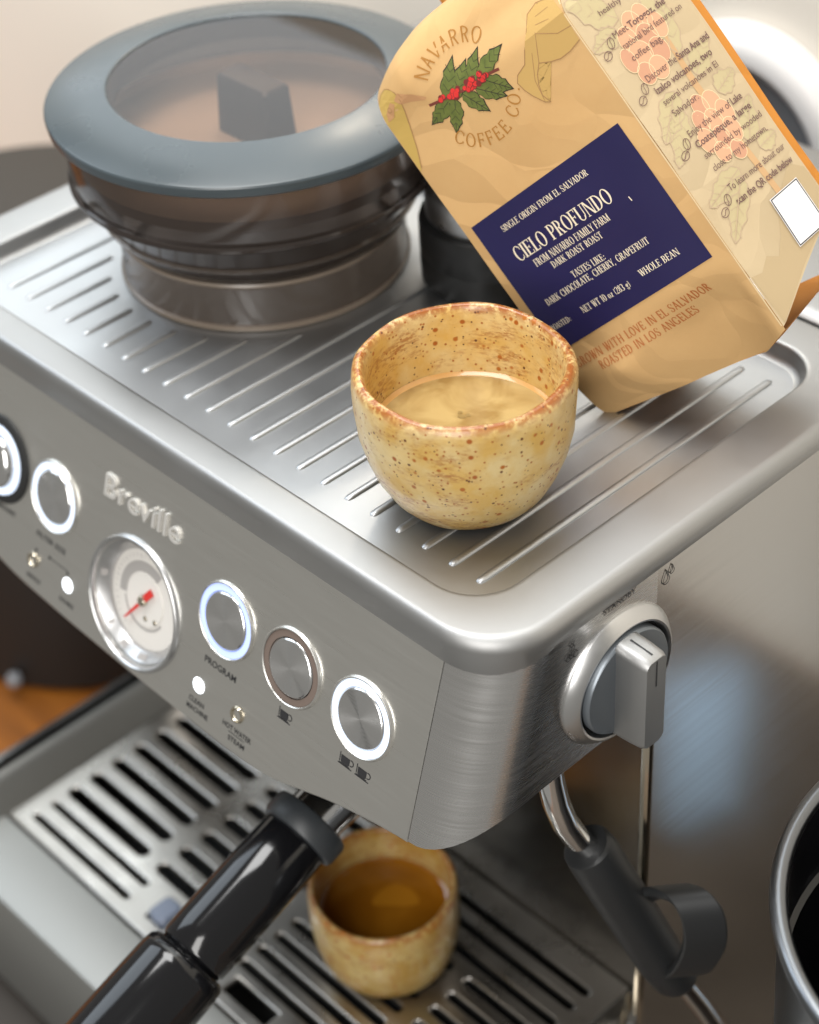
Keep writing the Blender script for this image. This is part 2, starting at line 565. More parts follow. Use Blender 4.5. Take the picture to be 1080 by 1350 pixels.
# --- a small cut-letter alphabet: thick stems, hairlines, optional serifs
def glyph(ch, T, t, S):
    P = []
    s = .07 if S else 0
    def V(x, y0=0., y1=1., w=None):
        w = T if w is None else w
        P.append([(x, y0), (x + w, y0), (x + w, y1), (x, y1)])
    def Hh(x0, x1, y, th=None):
        th = t if th is None else th
        P.append([(x0, y), (x1, y), (x1, y + th), (x0, y + th)])
    def SF(x, w, y):
        if S:
            Hh(x - s, x + w + s, y if y < .5 else y - t * .8, t * .8)
    def ST(x, y0=0., y1=1., w=None, b=True, tp=True):
        V(x, y0, y1, w)
        w_ = T if w is None else w
        if b: SF(x, w_, y0)
        if tp: SF(x, w_, y1)
    def Dd(x0, y0, x1, y1, w):
        P.append([(x0, y0), (x0 + w, y0), (x1 + w, y1), (x1, y1)])
    def E(cx, cy, rx, ry, a0, a1, wx, wy, n=14):
        for k in range(n):
            q = []
            for kk, out in ((k, 1), (k + 1, 1), (k + 1, 0), (k, 0)):
                a = math.radians(a0 + (a1 - a0) * kk / n)
                X, Y = (rx, ry) if out else (max(rx - wx, .005), max(ry - wy, .005))
                q.append((cx + X * math.cos(a), cy + Y * math.sin(a)))
            P.append(q)
    w = .5
    if ch == 'A': Dd(0, 0, .25, 1, t * 1.3); Dd(.46, 0, .22, 1, T); Hh(.1, .5, .32); SF(0, t, 0); SF(.46, T, 0); w = .6
    elif ch == 'B': ST(.05); E(.25, .75, .26, .25, -90, 90, T, t); E(.25, .26, .3, .26, -90, 90, T, t); Hh(.1, .27, .96); Hh(.1, .27, .49); Hh(.1, .27, 0); w = .58
    elif ch == 'C': E(.34, .5, .34, .52, 48, 312, T, t); V(.55, .68, .9, t); V(.55, .1, .28, t); w = .62
    elif ch == 'D': ST(.05); E(.22, .5, .4, .5, -90, 90, T, t); Hh(.1, .24, .96, t); Hh(.1, .24, 0); w = .66
    elif ch == 'E': ST(.05); Hh(.05, .46, 1 - t); Hh(.05, .48, 0); Hh(.1, .36, .49); V(.45, .8, 1, t); V(.47, 0, .22, t); V(.35, .4, .6, t); w = .54
    elif ch == 'F': ST(.05); Hh(.05, .46, 1 - t); Hh(.1, .36, .47); V(.45, .78, 1, t); V(.35, .38, .58, t); w = .5
    elif ch == 'G': E(.34, .5, .34, .52, 48, 312, T, t); V(.55, .68, .9, t); ST(.5, .05, .42, T, False, True); w = .7
    elif ch == 'H': ST(.05); ST(.5); Hh(.1, .55, .49); w = .7
    elif ch == 'I': ST(.06); w = .12 + T
    elif ch == 'J': ST(.2, .15, 1, None, False); E(.08, .16, .12 + T, .18, -150, 0, T, t); w = .4
    elif ch == 'K': ST(.05); Dd(.14, .42, .5, 1, t * 1.3); Dd(.46, 0, .22, .56, T); SF(.46, T, 0); SF(.5, t, 1); w = .66
    elif ch == 'L': ST(.05); Hh(.05, .46, 0); V(.45, 0, .24, t); w = .5
    elif ch == 'M': ST(.05, w=t * 1.3); Dd(.33, 0, .06, 1, T); Dd(.36, 0, .64, 1, t * 1.3); ST(.62); w = .84
    elif ch == 'N': ST(.05, w=t * 1.3); Dd(.5, 0, .05, 1, T); ST(.58, w=t * 1.3); w = .7
    elif ch in 'O0': E(.34 if ch == 'O' else .26, .5, .34 if ch == 'O' else .26, .52, 0, 360, T, t, 28); w = .68 if ch == 'O' else .54
    elif ch == 'P': ST(.05); E(.24, .72, .28, .28, -90, 90, T, t); Hh(.1, .26, .96); Hh(.1, .26, .44); w = .54
    elif ch == 'Q': E(.34, .5, .34, .52, 0, 360, T, t, 28); Dd(.5, -.15, .36, .2, T); w = .68
    elif ch == 'R': ST(.05); E(.24, .74, .27, .26, -90, 90, T, t); Hh(.1, .26, .96); Hh(.1, .26, .48); Dd(.44, 0, .24, .5, T); SF(.44, T, 0); w = .62
    elif ch == 'S': E(.24, .74, .22, .28, 60, 250, T * .8, t); E(.24, .26, .24, .28, -130, 70, T * .9, t); Dd(.3, .36, .08, .62, T * .9); V(.42, .72, .94, t); V(.02, .06, .28, t); w = .5
    elif ch == 'T': ST(.22); Hh(.02, .22 * 2 + T - .02, 1 - t); V(.02, .76, 1, t); V(.42 + T - t, .76, 1, t); w = .46 + T
    elif ch == 'U': ST(.05, .25, 1, None, False); ST(.52, .25, 1, t * 1.3, False); E(.3, .26, .25, .28, 180, 360, T * .7, t); w = .66
    elif ch == 'V': Dd(.22, 0, 0, 1, T); Dd(.26, 0, .5, 1, t * 1.3); SF(0, T, 1); SF(.5, t, 1); w = .58
    elif ch == 'W': Dd(.18, 0, 0, 1, T); Dd(.22, 0, .38, 1, t * 1.3); Dd(.5, 0, .32, 1, T); Dd(.54, 0, .74, 1, t * 1.3); SF(0, T, 1); SF(.32, T, 1); SF(.74, t, 1); w = .82
    elif ch == 'X': Dd(.42, 0, .03, 1, T); Dd(.03, 0, .46, 1, t * 1.3); w = .56
    elif ch == 'Y': Dd(.22, .4, 0, 1, T); Dd(.28, .4, .48, 1, t * 1.3); ST(.22, 0, .44, None, True, False); SF(0, T, 1); SF(.48, t, 1); w = .54
    elif ch == '1': ST(.12, 0, 1, None, True, False); Dd(.02, .8, .12, 1, t); w = .36
    elif ch == '2': E(.24, .74, .24, .28, -20, 170, T, t); Dd(.02, 0, .36, .66, t * 1.6); Hh(.02, .46, 0, t * 2); w = .5
    elif ch == '3': E(.22, .75, .24, .27, -90, 150, T, t); E(.22, .25, .26, .27, -150, 90, T, t); w = .5
    elif ch == '8': E(.24, .75, .2, .27, 0, 360, T, t, 20); E(.24, .25, .24, .27, 0, 360, T, t, 20); w = .5
    elif ch == 'o': E(.24, .3, .24, .32, 0, 360, T, t, 20); w = .5
    elif ch == 'z': Hh(.02, .4, .56); Hh(.02, .4, 0); Dd(.02, 0, .28, .6, T); w = .44
    elif ch == 'g': E(.2, .4, .18, .22, 0, 360, T, t, 18); E(.22, -.06, .2, .16, 0, 360, T * .6, t, 18); V(.36, .5, .6, t * 2); w = .46
    elif ch == ':': V(.06, .05, .18); V(.06, .45, .58); w = .26
    elif ch == '.': V(.06, 0, .13); w = .26
    elif ch == ',': Dd(.03, -.14, .08, .1, T * .7); w = .26
    elif ch == '(': E(.3, .45, .26, .62, 130, 230, T * .7, t); w = .26
    elif ch == ')': E(-.04, .45, .26, .62, -50, 50, T * .7, t); w = .26
    else: w = .3
    return w, P

def cut_line(body, T=.15, t=.045, S=True, track=.05):
    x = 0
    polys = []
    for ch in body:
        w, P = glyph(ch, T, t, S)
        polys += [[(p[0] + x, p[1]) for p in q] for q in P]
        x += w + track
    return polys, x - track

def cut_fit(body, x0, x1, y, cap, slope=0.0, **kw):
    polys, W = cut_line(body, **kw)
    k = (x1 - x0) / W
    return [[(x0 + p[0] * k, y + p[1] * cap + slope * p[0] / W) for p in q] for q in polys]

# ------------------------------------------------------------------ setting: counter, wall
CZ = -330.0
mb = MB()
mb.box(-1300, 1000, -130, 332, CZ - 40, CZ)
structure(mb.build('counter', 'wood', smooth=False))
mb = MB()
mb.box(-1600, 1400, 330, 350, CZ - 60, 1500)
structure(mb.build('wall', 'wall_paint', smooth=False))

# ------------------------------------------------------------------ espresso machine
mach = thing('espresso_machine', 'brushed steel espresso machine with lit buttons, pressure gauge and ribbed cup tray', 'espresso machine', (0, 95, CZ))

# top: recessed cup tray and rim
def ztop(y, zf, zs):
    k = min(1, max(0, (y + 22) / 26))
    k = k * k * (3 - 2 * k)
    return zf + (zs - zf) * k
mb = MB()
L0 = rrect(-133.6, 133.6, -9.8, 147, 14)
loops = [L0,
         rrect(-135.2, 135.2, -11.4, 148.6, 15.2, z=.5), rrect(-136.2, 136.2, -12.3, 149.6, 16, z=2.2),
         rrect(-136.7, 136.7, -12.8, 150, 16.4, z=4.9), rrect(-137.2, 137.2, -13.2, 150.4, 16.8, z=5.7),
         rrect(-138.0, 138.0, -13.9, 151, 17.4, z=6.1), rrect(-139.0, 139.0, -14.6, 152, 17.9, z=6.2),
         rrect(-153.2, 153.2, -23.4, 164.6, 21.8, z=5.95), rrect(-154.2, 154.2, -24.1, 165.6, 22.2, z=5.85),
         rrect(-155.6, 155.6, -25.0, 166.8, 22.6, z=5.3), rrect(-156.6, 156.6, -25.6, 167.6, 22.9, z=4.4),
         rrect(-157.3, 157.3, -26.0, 168.2, 23, z=3.0), rrect(-157.5, 157.5, -26.1, 169, 23, z=1.4)]
lb = [(p[0] * .998, p[1] + (1.4 if p[1] < 0 else 0), ztop(p[1], -7.6, -1.4)) for p in rrect(-157.6, 157.6, -26.2, 169, 23)]
loops += [lb, [(p[0] * .99, p[1] + (3 if p[1] < 0 else 0), p[2] - .3) for p in lb]]
mb.loft(loops)
rim = mb.build('top_rim', 'satin_steel', mach, angle=60)
mb = MB()
mb.add(L0, [tuple(range(len(L0)))])
floor_ = mb.build('tray_floor', 'tray_steel', mach, smooth=False)
# pressed ribs of the cup tray
HC = (-64.7, 79.9)
FX0, FX1, FY0, FY1 = -82, -55, 79, 91
for i in range(22):
    x = 11.5 * (i - 21) + 124.0
    y1 = 138.5
    dx = abs(x - HC[0])
    if dx < 57:
        y1 = min(y1, HC[1] - math.sqrt(57 ** 2 - dx ** 2) - 1)
    mb = MB()
    w, h, n = 1.45, .95, 8
    loops = []
    for y, k in ((0, .02), (.5, .55), (1.6, .9), (3, 1), (y1 - 3, 1), (y1 - 1.2, .8), (y1, .02)):
        loops.append([(x + w * k ** .5 * math.cos(math.pi * q / n), y, h * k * math.sin(math.pi * q / n) - .05) for q in range(n + 1)])
    mb.loft(loops, close=False)
    mb.build('rib', 'tray_steel', floor_)

# rear deck: water tank lid
mb = MB()
mb.loft([rrect(-157, 157, 171, 268, 14, z=-1.4), rrect(-157, 157, 171, 268, 14, z=3.5), rrect(-155, 155, 173, 266, 12, z=5.2), rrect(-152, 152, 176, 263, 10, z=5.6)], cap1=True)
mb.build('tank_lid', 'satin_steel', mach)

# panel frame of reference
PT = math.atan(.312)
PO = Vector((0, -24.0, -8.0))
PU = Vector((0, math.sin(PT), math.cos(PT)))
PN = Vector((0, -math.cos(PT), math.sin(PT)))
def pan(x, zc, out=0.0):
    """a point on the sloping control panel, at world height zc, raised by out"""
    p = PO + PU * ((zc + 8.0) / math.cos(PT)) + PN * out
    return Vector((x, p.y, p.z))
def panM(x, zc, out=0.0):
    o = pan(x, zc, out)
    R = Matrix((Vector((1, 0, 0)), PU, PN)).transposed().to_4x4()
    return Matrix.Translation(o) @ R
def pan_mm(M):
    M = M.copy()
    M.translation = M.translation * MM
    return M

def pb(x):   # lower edge of the panel
    pts = [(-134, -69.4), (-112, -73), (-92, -77.5), (-70, -81.2), (-38, -83), (0, -84.2), (50, -84.8), (72, -83.6), (84, -80.2), (95, -76.8), (112, -73), (134, -69.4)]
    for (a, za), (b, zb) in zip(pts, pts[1:]):
        if a <= x <= b:
            return za + (zb - za) * (x - a) / (b - a)
    return -69.4
GX, GZ, GR = -3.0, -59.1, 24.6
def smooth_pb(x):
    return sum(pb(max(-134, min(134, x + d))) for d in (-8, -4, 0, 4, 8)) / 5
# panel sheet with a round cut-out for the gauge
cu = bpy.data.curves.new('panel', 'CURVE')
cu.dimensions = '2D'
cu.fill_mode = 'BOTH'
cu.extrude = .8 * MM
cu.bevel_depth = .45 * MM
cu.bevel_resolution = 2
def spline(pts):
    sp = cu.splines.new('POLY')
    sp.points.add(len(pts) - 1)
    for q, p in zip(sp.points, pts):
        q.co = (p[0] * MM, p[1] * MM, 0, 1)
    sp.use_cyclic_u = True
cosP = math.cos(PT)
xr = 133.6
outline = [(-xr, -.6), (xr, -.6)] + [(x, (smooth_pb(x) + 8) / cosP) for x in [xr - k * 2 * xr / 90 for k in range(91)]]
spline(outline)
gh = (GZ + 8) / cosP
spline([(GX + 22.6 * math.cos(2 * math.pi * k / 80), gh + 22.6 * math.sin(2 * math.pi * k / 80)) for k in range(80)])
tmp = bpy.data.objects.new('tmp', cu)
COL.objects.link(tmp)
dg = bpy.context.evaluated_depsgraph_get()
me = bpy.data.meshes.new_from_object(tmp.evaluated_get(dg))
bpy.data.objects.remove(tmp)
Mp = panM(0, -8, -1.2)
for v in me.vertices:
    v.co = (Mp @ (v.co / MM)) * MM - mach.location
me.name = 'control_panel'
me.materials.clear()
me.materials.append(MATS['panel_steel'])
panel = bpy.data.objects.new('control_panel', me)
COL.objects.link(panel)
panel.parent = mach
for p_ in me.polygons:
    p_.use_smooth = True
me.set_sharp_from_angle(angle=math.radians(30))

def stroke(pts, w):
    out = []
    for (ax, ay), (bx, by) in zip(pts, pts[1:]):
        dx, dy = bx - ax, by - ay
        L_ = math.hypot(dx, dy) or 1
        px, py = -dy / L_ * w / 2, dx / L_ * w / 2
        ex, ey = dx / L_ * w * .3, dy / L_ * w * .3
        out.append([(ax + px - ex, ay + py - ey), (ax - px - ex, ay - py - ey), (bx - px + ex, by - py + ey), (bx + px + ex, by + py + ey)])
    return out
def on_panel(polys_or_vf, x, zc, name, material, parent=None, out=.12):
    """flat print: 2-D shapes placed on the panel with their origin at (x, zc)"""
    M = panM(x, zc, out)
    mb_ = MB()
    if isinstance(polys_or_vf, tuple):
        v_, f_ = polys_or_vf
        mb_.add([M @ Vector((p[0], p[1], 0)) for p in v_], f_)
    else:
        for q in polys_or_vf:
            mb_.add([M @ Vector((p[0], p[1], 0)) for p in q], [tuple(range(len(q)))])
    return mb_.build(name, material, parent or panel, smooth=False)

# head shells: the rounded steel corners and cheeks of the head
def yp(z):
    return -24.0 + (z + 8) * .312
for sgn in (1, -1):
    mb = MB()
    loops = []
    path = [(0, 0.0)] + [(1, k / 12) for k in range(1, 13)] + [(2, k / 8) for k in range(1, 9)]
    NR = 16
    for r_ in range(NR + 3):
        lp = []
        for kind, tt in path:
            if kind == 0:
                s_ = 0.0
            elif kind == 1:
                s_ = tt
            else:
                s_ = 1.0
            zb = -69.6 + 12.2 * (s_ * s_ * (3 - 2 * s_) if kind < 2 else 1)
            zt = -8.0 + 6.2 * s_
            if kind == 2:
                zt = -1.8
            k = min(r_, NR) / NR
            z = zt + (zb - zt) * k
            y0 = yp(z)
            a = math.pi / 2 * s_
            ex = 22.7
            ey = 20.0
            x = 134.3 + ex * math.sin(a) ** .92
            y = y0 + ey * (1 - math.cos(a))
            if kind == 2:
                y = y + (42.6 - y) * tt
            if r_ > NR:      # turned-in lower lip
                d = (r_ - NR) * .8
                x -= d * (math.sin(a) if kind < 2 else 1)
                y += d * math.cos(a) if kind < 2 else 0
                z -= .25 if r_ == NR + 1 else -.2
            lp.append((sgn * x, y, z))
        loops.append(lp)
    mb.loft(loops, close=False)
    mb.build('head_shell', 'shell_steel', mach, angle=50)

# underside of the head, column and splash wall
mb = MB()
mb.box(-132, 132, -24, 66, -56, -50)
mb.build('head_underside', 'black_matte', mach, smooth=False)
mb = MB()
path = [(-156.6, 42)] + [(-131 - 25.6 * math.cos(math.radians(a)), 42 + 26 * math.sin(math.radians(a))) for a in range(10, 91, 10)]
path += [(x, 68) for x in (-60, 0, 60)] + [(131 + 25.6 * math.cos(math.radians(a)), 42 + 26 * math.sin(math.radians(a))) for a in range(90, 9, -10)] + [(156.6, 42)]
mb.loft([[(x, y, z) for x, y in path] for z in (-57, -120, -190, -252)], close=False)
mb.build('splash_wall', 'splash_steel', mach, angle=60)
for sgn in (1, -1):
    X = 157.0 * sgn
    mb = MB()
    ol = [(42.6, -1.8), (42.6, -204)] if sgn > 0 else [(70, -1.8), (70, -250)]
    for k in (range(1, 9) if sgn > 0 else ()):
        a = math.radians(90 * k / 8)
        ol.append((42.6 - 46 * (1 - math.cos(a)), -204 - 44 * math.sin(a)))
    ol += [(-60, -249), (-74, -252), (-78, -258), (-78, -322), (91, -322), (91, -1.8)]
    n = len(ol)
    mb.add([(X, y, z) for y, z in ol] + [(X - 3 * sgn, y, z) for y, z in ol],
           [tuple(range(n)), tuple(range(2 * n - 1, n - 1, -1))] + [(i, (i + 1) % n, n + (i + 1) % n, n + i) for i in range(n)])
    mb.build('side_panel', 'side_steel', mach, smooth=False)
    mb = MB()
    mb.loft([[(X, 91, -1.8), (X, 140, -1.8), (X, 200, -1.8), (X - 2 * sgn, 255, -1.8), (X - 16 * sgn, 268, -1.8), (0, 268, -1.8)],
             [(X, 91, -322), (X, 140, -322), (X, 200, -322), (X - 2 * sgn, 255, -322), (X - 16 * sgn, 268, -322), (0, 268, -322)]], close=False)
    mb.build('rear_panel', 'side_steel', mach, angle=50)
    mb = MB()
    if sgn < 0:
        continue
    ed = [(156.6, 41.4, -58), (156.6, 41.4, -205), (155.5, 42.5, -222), (151, 46.5, -236), (143, 54, -245), (134, 63, -248)]
    mb.tube([(sgn * a, b, c) for a, b, c in ed], 1.9, 10)
    mb.build('edge_trim', 'gold_chrome', mach)
mb = MB()
mb.box(-150, 150, 70, 262, -326, -4)
mb.build('inner_case', 'dark_void', mach, smooth=False)
for x, y in ((-130, 48), (130, 48), (-130, 240), (130, 240)):
    mb = MB()
    mb.lathe([(0, -330), (12, -330), (13, -328), (13, -318), (0, -318)], 24, c=(x, y, 0))
    mb.build('foot', 'rubber', mach)

# drip tray
dt = None
mb = MB()
prof = [(-50.6, -252.5), (-50.8, -250.3), (-51.6, -249.6), (-77, -249.6), (-79.4, -250.6), (-80.4, -253), (-82, -300), (-80, -322), (-60, -322)]
mb.loft([[(x, y, z) for y, z in prof] for x in (-141, -60, 30, 100, 152)], close=False)
dt = mb.build('drip_tray', 'tray_bar', mach, angle=40)
mb = MB()
prof = [(-124.6, -250.5), (-126, -247), (-131, -238.5), (-132.5, -236.3), (-134.5, -235.6), (-137, -236.6), (-138.6, -240), (-140, -262), (-140, -322)]
mb.loft([[(x, y, z) for x, z in prof] for y in (-79, -20, 30, 66)], close=False)
mb.build('tray_rail', 'tray_bar', dt, angle=40)
mb = MB()
prof = [(131.2, -250.5), (131.6, -247.6), (133, -246.4), (135, -246.6), (138, -249), (156, -250)]
mb.loft([[(x, y, z) for x, z in prof] for y in (-79, -20, 30, 66)], close=False)
mb.build('tray_rail', 'splash_steel', dt, angle=40)
mb = MB()
mb.box(-124, 130, -50, 68, -285, -280)
mb.build('tray_basin', 'dark_void', dt, smooth=False)
mb = MB()
for a in ((-124.8, -124.2, -50, 68), (130.4, 131, -50, 68), (-124, 130, -50.4, -49.8)):
    mb.box(a[0], a[1], a[2], a[3], -280, -252.6)
mb.build('tray_basin_wall', 'dark_void', dt, smooth=False)

# the slotted grille: a real perforated sheet
cu = bpy.data.curves.new('grille', 'CURVE')
cu.dimensions = '2D'
cu.fill_mode = 'BOTH'
cu.extrude = .7 * MM
cu.bevel_depth = .9 * MM
cu.bevel_resolution = 2
def slot(x0, x1, y, w):
    r = w / 2
    pts = [(x0 + r - r * math.sin(math.radians(a)), y + r * math.cos(math.radians(a))) for a in range(0, 181, 22)]
    pts += [(x1 - r + r * math.sin(math.radians(a)), y - r * math.cos(math.radians(a))) for a in range(0, 181, 22)]
    spline(pts)
spline([(-123.4, -49), (129.8, -49), (129.8, 66.6), (-123.4, 66.6)])
slot(-116, -47.5, -42, 4.6)
slot(-116, -47.5, -32.2, 4.6)
for k in range(7):
    y = -22 + 12 * k
    slot(-116.5, -60.5, y, 7.4)
    slot(-53.5, 3, y, 7.4)
for k in range(8):
    y = -30 + 9.25 * k
    if y < 28:
        slot(10, 75, y, 5.4)
        slot(81, 122.5, y, 5.4)
    else:
        slot(10, 122.5, y, 5.4)
slot(10, 122.5, 45, 5.4)
slot(10, 122.5, 54, 5.4)
spline([(15, -45), (42, -45), (42, -35.5), (15, -35.5)])
slot(52, 122.5, -41, 5.4)
spline([(-36, -43.5), (-24, -43.5), (-24, -29.5), (-36, -29.5)])
tmp = bpy.data.objects.new('tmp', cu)
COL.objects.link(tmp)
dg = bpy.context.evaluated_depsgraph_get()
me = bpy.data.meshes.new_from_object(tmp.evaluated_get(dg))
bpy.data.objects.remove(tmp)
for v in me.vertices:
    v.co = v.co + Vector((0, 0, -250.7 * MM)) - mach.location
me.name = 'grille'
me.materials.clear()
me.materials.append(MATS['grille_steel'])
gr = bpy.data.objects.new('grille', me)
COL.objects.link(gr)
gr.parent = dt
for p_ in me.polygons:
    p_.use_smooth = True
me.set_sharp_from_angle(angle=math.radians(35))
mb = MB()
mb.loft([rrect(-35, -25, -42.5, -30.5, 3, z=-262), rrect(-35, -25, -42.5, -30.5, 3, z=-246.4), rrect(-34.3, -25.7, -41.8, -31.2, 3, z=-245.6)], cap1=True)
mb.build('float_tab', 'float_tab', dt)

# group head and portafilter
gc = (66, 24)
mb = MB()
mb.lathe([(38, -56), (38, -96), (36, -104), (30, -106), (0, -106)], 64, c=(gc[0], gc[1], 0))
mb.build('group_head', 'chrome_soft', mach)
pf = thing('portafilter', 'black handled portafilter with chrome head locked under the machine front', 'portafilter', (gc[0], gc[1], -140))
mb = MB()
mb.lathe([(31, -106), (35.5, -106.5), (36.2, -109), (36, -116), (34, -119), (33.5, -134), (31, -139), (22, -141), (0, -141)], 64, c=(gc[0], gc[1], 0))
mb.build('filter_holder', 'chrome', pf)
hd = Vector((1.0, -92.7, -33.5)).normalized()
h0 = Vector((69.2, -13, -114.6))
def hpt(d, sag=0):
    return h0 + hd * d - Vector((0, 0, sag))
mb = MB()
mb.tube([hpt(-6), hpt(4), hpt(14), hpt(22)], [11, 11.5, 10.5, 10.8], 36)
mb.build('neck', 'chrome', pf)
mb = MB()
mb.tube([hpt(17), hpt(17.5), hpt(19), hpt(24.5), hpt(26), hpt(26.4)], [13.0, 14.2, 14.9, 14.9, 14.2, 12.8], 40)
mb.build('collar', 'collar_rubber', pf)
mb = MB()
mb.tube([hpt(26), hpt(27), hpt(50), hpt(70), hpt(77), hpt(78.4), hpt(79.2)], [12.2, 12.8, 13.0, 13.1, 13.0, 12.2, 11.2], 40)
mb.build('handle_shaft', 'black_plastic', pf)
mb = MB()
mb.tube([hpt(78.8), hpt(79.4), hpt(81, .1), hpt(85, .2), hpt(100, .4), hpt(130, .8), hpt(160, 1), hpt(166, 1), hpt(168, 1)], [11.5, 14.0, 15.4, 16.0, 16.3, 16.3, 15.4, 12.8, 7.5], 44)
mb.build('handle_grip', 'black_plastic', pf)

# buttons
def ring(r0, r1, z0, z1, e=.25):
    return [(r0, z0), (r0, z1 - e), (r0 + e, z1), (r1 - e, z1), (r1, z1 - e), (r1, z0)]
def button(x, lit, name='button'):
    M = panM(x, -42.0)
    b_ = MB()
    b_.lathe([(12.7, -.6), (12.7, .9), (12.95, 1.2), (13.3, 1.2), (13.7, .7), (13.8, -.3)], 72, M=M)
    ho = b_.build(name, 'panel_steel', panel)
    b_ = MB()
    b_.lathe([(10.3, -.6), (10.3, .75), (12.6, .75), (12.65, -.4)], 72, M=M)
    b_.build('light_ring', lit, ho, angle=40)
    b_ = MB()
    b_.lathe([(.02 + 9.4 * q / 140, 1.25 + .05 * math.cos(2 * math.pi * q / 6.0)) for q in range(141)] + [(9.85, .95), (10.1, .4), (10.2, -.4)], 72)
    b_.build('cap', 'cap_steel', ho, M=pan_mm(M), angle=40)
    return ho
button(-51.5, 'ring_lit')
button(43.2, 'ring_lit_blue')
button(75.2, 'ring_plastic')
button(107.5, 'ring_lit')
# grind dial at the panel's left
M = panM(-84.5, -42.0)
mb = MB()
mb.lathe([(13.2, -.5), (13.4, 1.4), (15.6, 1.4), (16.6, .8), (17, -.4)], 72, M=M)
dial = mb.build('grind_dial', 'black_matte', panel)
mb = MB()
mb.lathe([(10.6, -.4), (10.6, 1.8), (11.2, 2.2), (13, 2.2), (13.2, 1)], 72, M=M)
mb.build('light_ring', 'ring_lit', dial)
mb = MB()
mb.lathe([(0, 6.5), (5, 6.3), (8.4, 5.4), (10, 4), (10.5, 2), (10.5, -.4)], 72, M=M)
mb.build('cap', 'chrome_soft', dial)

# indicator lamps
for x, lit in ((-60.7, 0), (-39.9, 1), (34.2, 1), (54.2, 0)):
    M = panM(x, -70.6)
    mb = MB()
    if lit:
        mb.lathe([(0, .7), (1.6, .6), (2.5, .35), (2.9, 0), (2.9, -.5)], 36, M=M)
        mb.build('indicator_lamp', 'led_lit', panel)
    else:
        mb.lathe([(0, -.2), (1.6, -.1), (1.9, .15), (2.2, .8), (2.7, .9), (3.0, .3), (3.1, -.4)], 36, M=M)
        mb.build('indicator_lamp', 'gold_chrome', panel)

# pressure gauge
M = panM(GX, GZ)
mb = MB()
mb.lathe([(22.5, -6), (22.5, .2), (22.7, 1.2), (23.2, 1.7), (23.9, 1.6), (24.5, 1.0), (24.7, .2), (24.7, -.6)], 96, M=M)
ga = mb.build('pressure_gauge', 'bezel_satin', panel)
mb = MB()
mb.lathe([(22.4, -.2), (21.6, -.5), (21.3, -.9), (18.5, -3.7), (18.3, -4.2), (18.4, -4.9)], 96, M=M)
mb.build('inner_bezel', 'bezel_satin', ga)
def disc(r, z, nm, ma_, n=72, cx=0, cy=0):
    b_ = MB()
    b_.lathe([(0, z), (r * .6, z), (r - .25, z), (r, z - .2), (r, z - .8)], n, M=M @ Matrix.Translation((cx, cy, 0)))
    return b_.build(nm, ma_, ga)
disc(18.6, -4.8, 'dial_face', 'gauge_white')
def arc2(r0, r1, a0, a1, n=30):
    out = []
    for k in range(n):
        a, b = math.radians(a0 + (a1 - a0) * k / n), math.radians(a0 + (a1 - a0) * (k + 1) / n)
        out.append([(r1 * math.cos(a), r1 * math.sin(a)), (r1 * math.cos(b), r1 * math.sin(b)), (r0 * math.cos(b), r0 * math.sin(b)), (r0 * math.cos(a), r0 * math.sin(a))])
    return out
on_panel(arc2(10.2, 14, 60, 190), GX, GZ, 'pressure_band', 'gauge_grey', ga, out=-4.65)
on_panel(arc2(10.6, 11.4, 195, 330), GX, GZ, 'pressure_band', 'gauge_grey', ga, out=-4.62)
ticks = []
for q in range(0, 29):
    aa = math.radians(235 - q * 8)
    r0, r1 = (15.0, 16.6) if q % 4 == 0 else (15.6, 16.6)
    ticks += stroke([(r0 * math.cos(aa), r0 * math.sin(aa)), (r1 * math.cos(aa), r1 * math.sin(aa))], .22)
on_panel(ticks, GX, GZ, 'scale_marks', 'gauge_grey', ga, out=-4.66)
disc(9.8, -4.3, 'dial_centre', 'gauge_white')
for cx, cy in ((1.5, -6.5), (6.6, -5.6)):
    disc(1.0, -4.0, 'rivet', 'gold_chrome', 20, cx, cy)
a = math.radians(232)
nx, ny = math.cos(a), math.sin(a)
nee = [(nx * 13.5 - ny * .28, ny * 13.5 + nx * .28), (nx * 13.5 + ny * .28, ny * 13.5 - nx * .28), (ny * .7, -nx * .7), (-nx * 2 + ny * 1.3, -ny * 2 - nx * 1.3), (-nx * 6.5 + ny * 1.3, -ny * 6.5 - nx * 1.3), (-nx * 6.5 - ny * 1.3, -ny * 6.5 + nx * 1.3), (-nx * 2 - ny * 1.3, -ny * 2 + nx * 1.3), (-ny * .7, nx * .7)]
mb = MB()
k = len(nee)
mb.add([M @ Vector((p[0], p[1], -3.2)) for p in nee] + [M @ Vector((p[0], p[1], -3.8)) for p in nee], [tuple(range(k)), tuple(range(2 * k - 1, k - 1, -1))] + [(i, (i + 1) % k, k + (i + 1) % k, k + i) for i in range(k)])
mb.build('needle', 'gauge_red', ga, smooth=False)
mb = MB()
mb.lathe([(0, -1.7), (1.1, -1.9), (1.9, -2.6), (2.0, -3.4), (1.4, -5.4)], 28, M=M)
mb.build('needle_hub', 'gold_chrome', ga)
mb = MB()
mb.add([M @ Vector((22.4 * math.cos(2 * math.pi * q / 64), 22.4 * math.sin(2 * math.pi * q / 64), .9)) for q in range(64)], [tuple(range(64))])
mb.build('gauge_glass', 'clear_pane', ga, smooth=False)
# bezel marks
for deg, wd in ((255, 9), (228, 4), (285, 14), (100, 16), (175, 8)):
    mb = MB()
    loops = []
    for q in range(7):
        aa = math.radians(deg - wd / 2 + wd * q / 6)
        loops.append([M @ Vector((r * math.cos(aa), r * math.sin(aa), z + .08)) for r, z in ((20.9, -1.25), (19.2, -2.95))])
    mb.loft(loops, close=False)
    mb.build('bezel_mark', 'gauge_grey', ga)

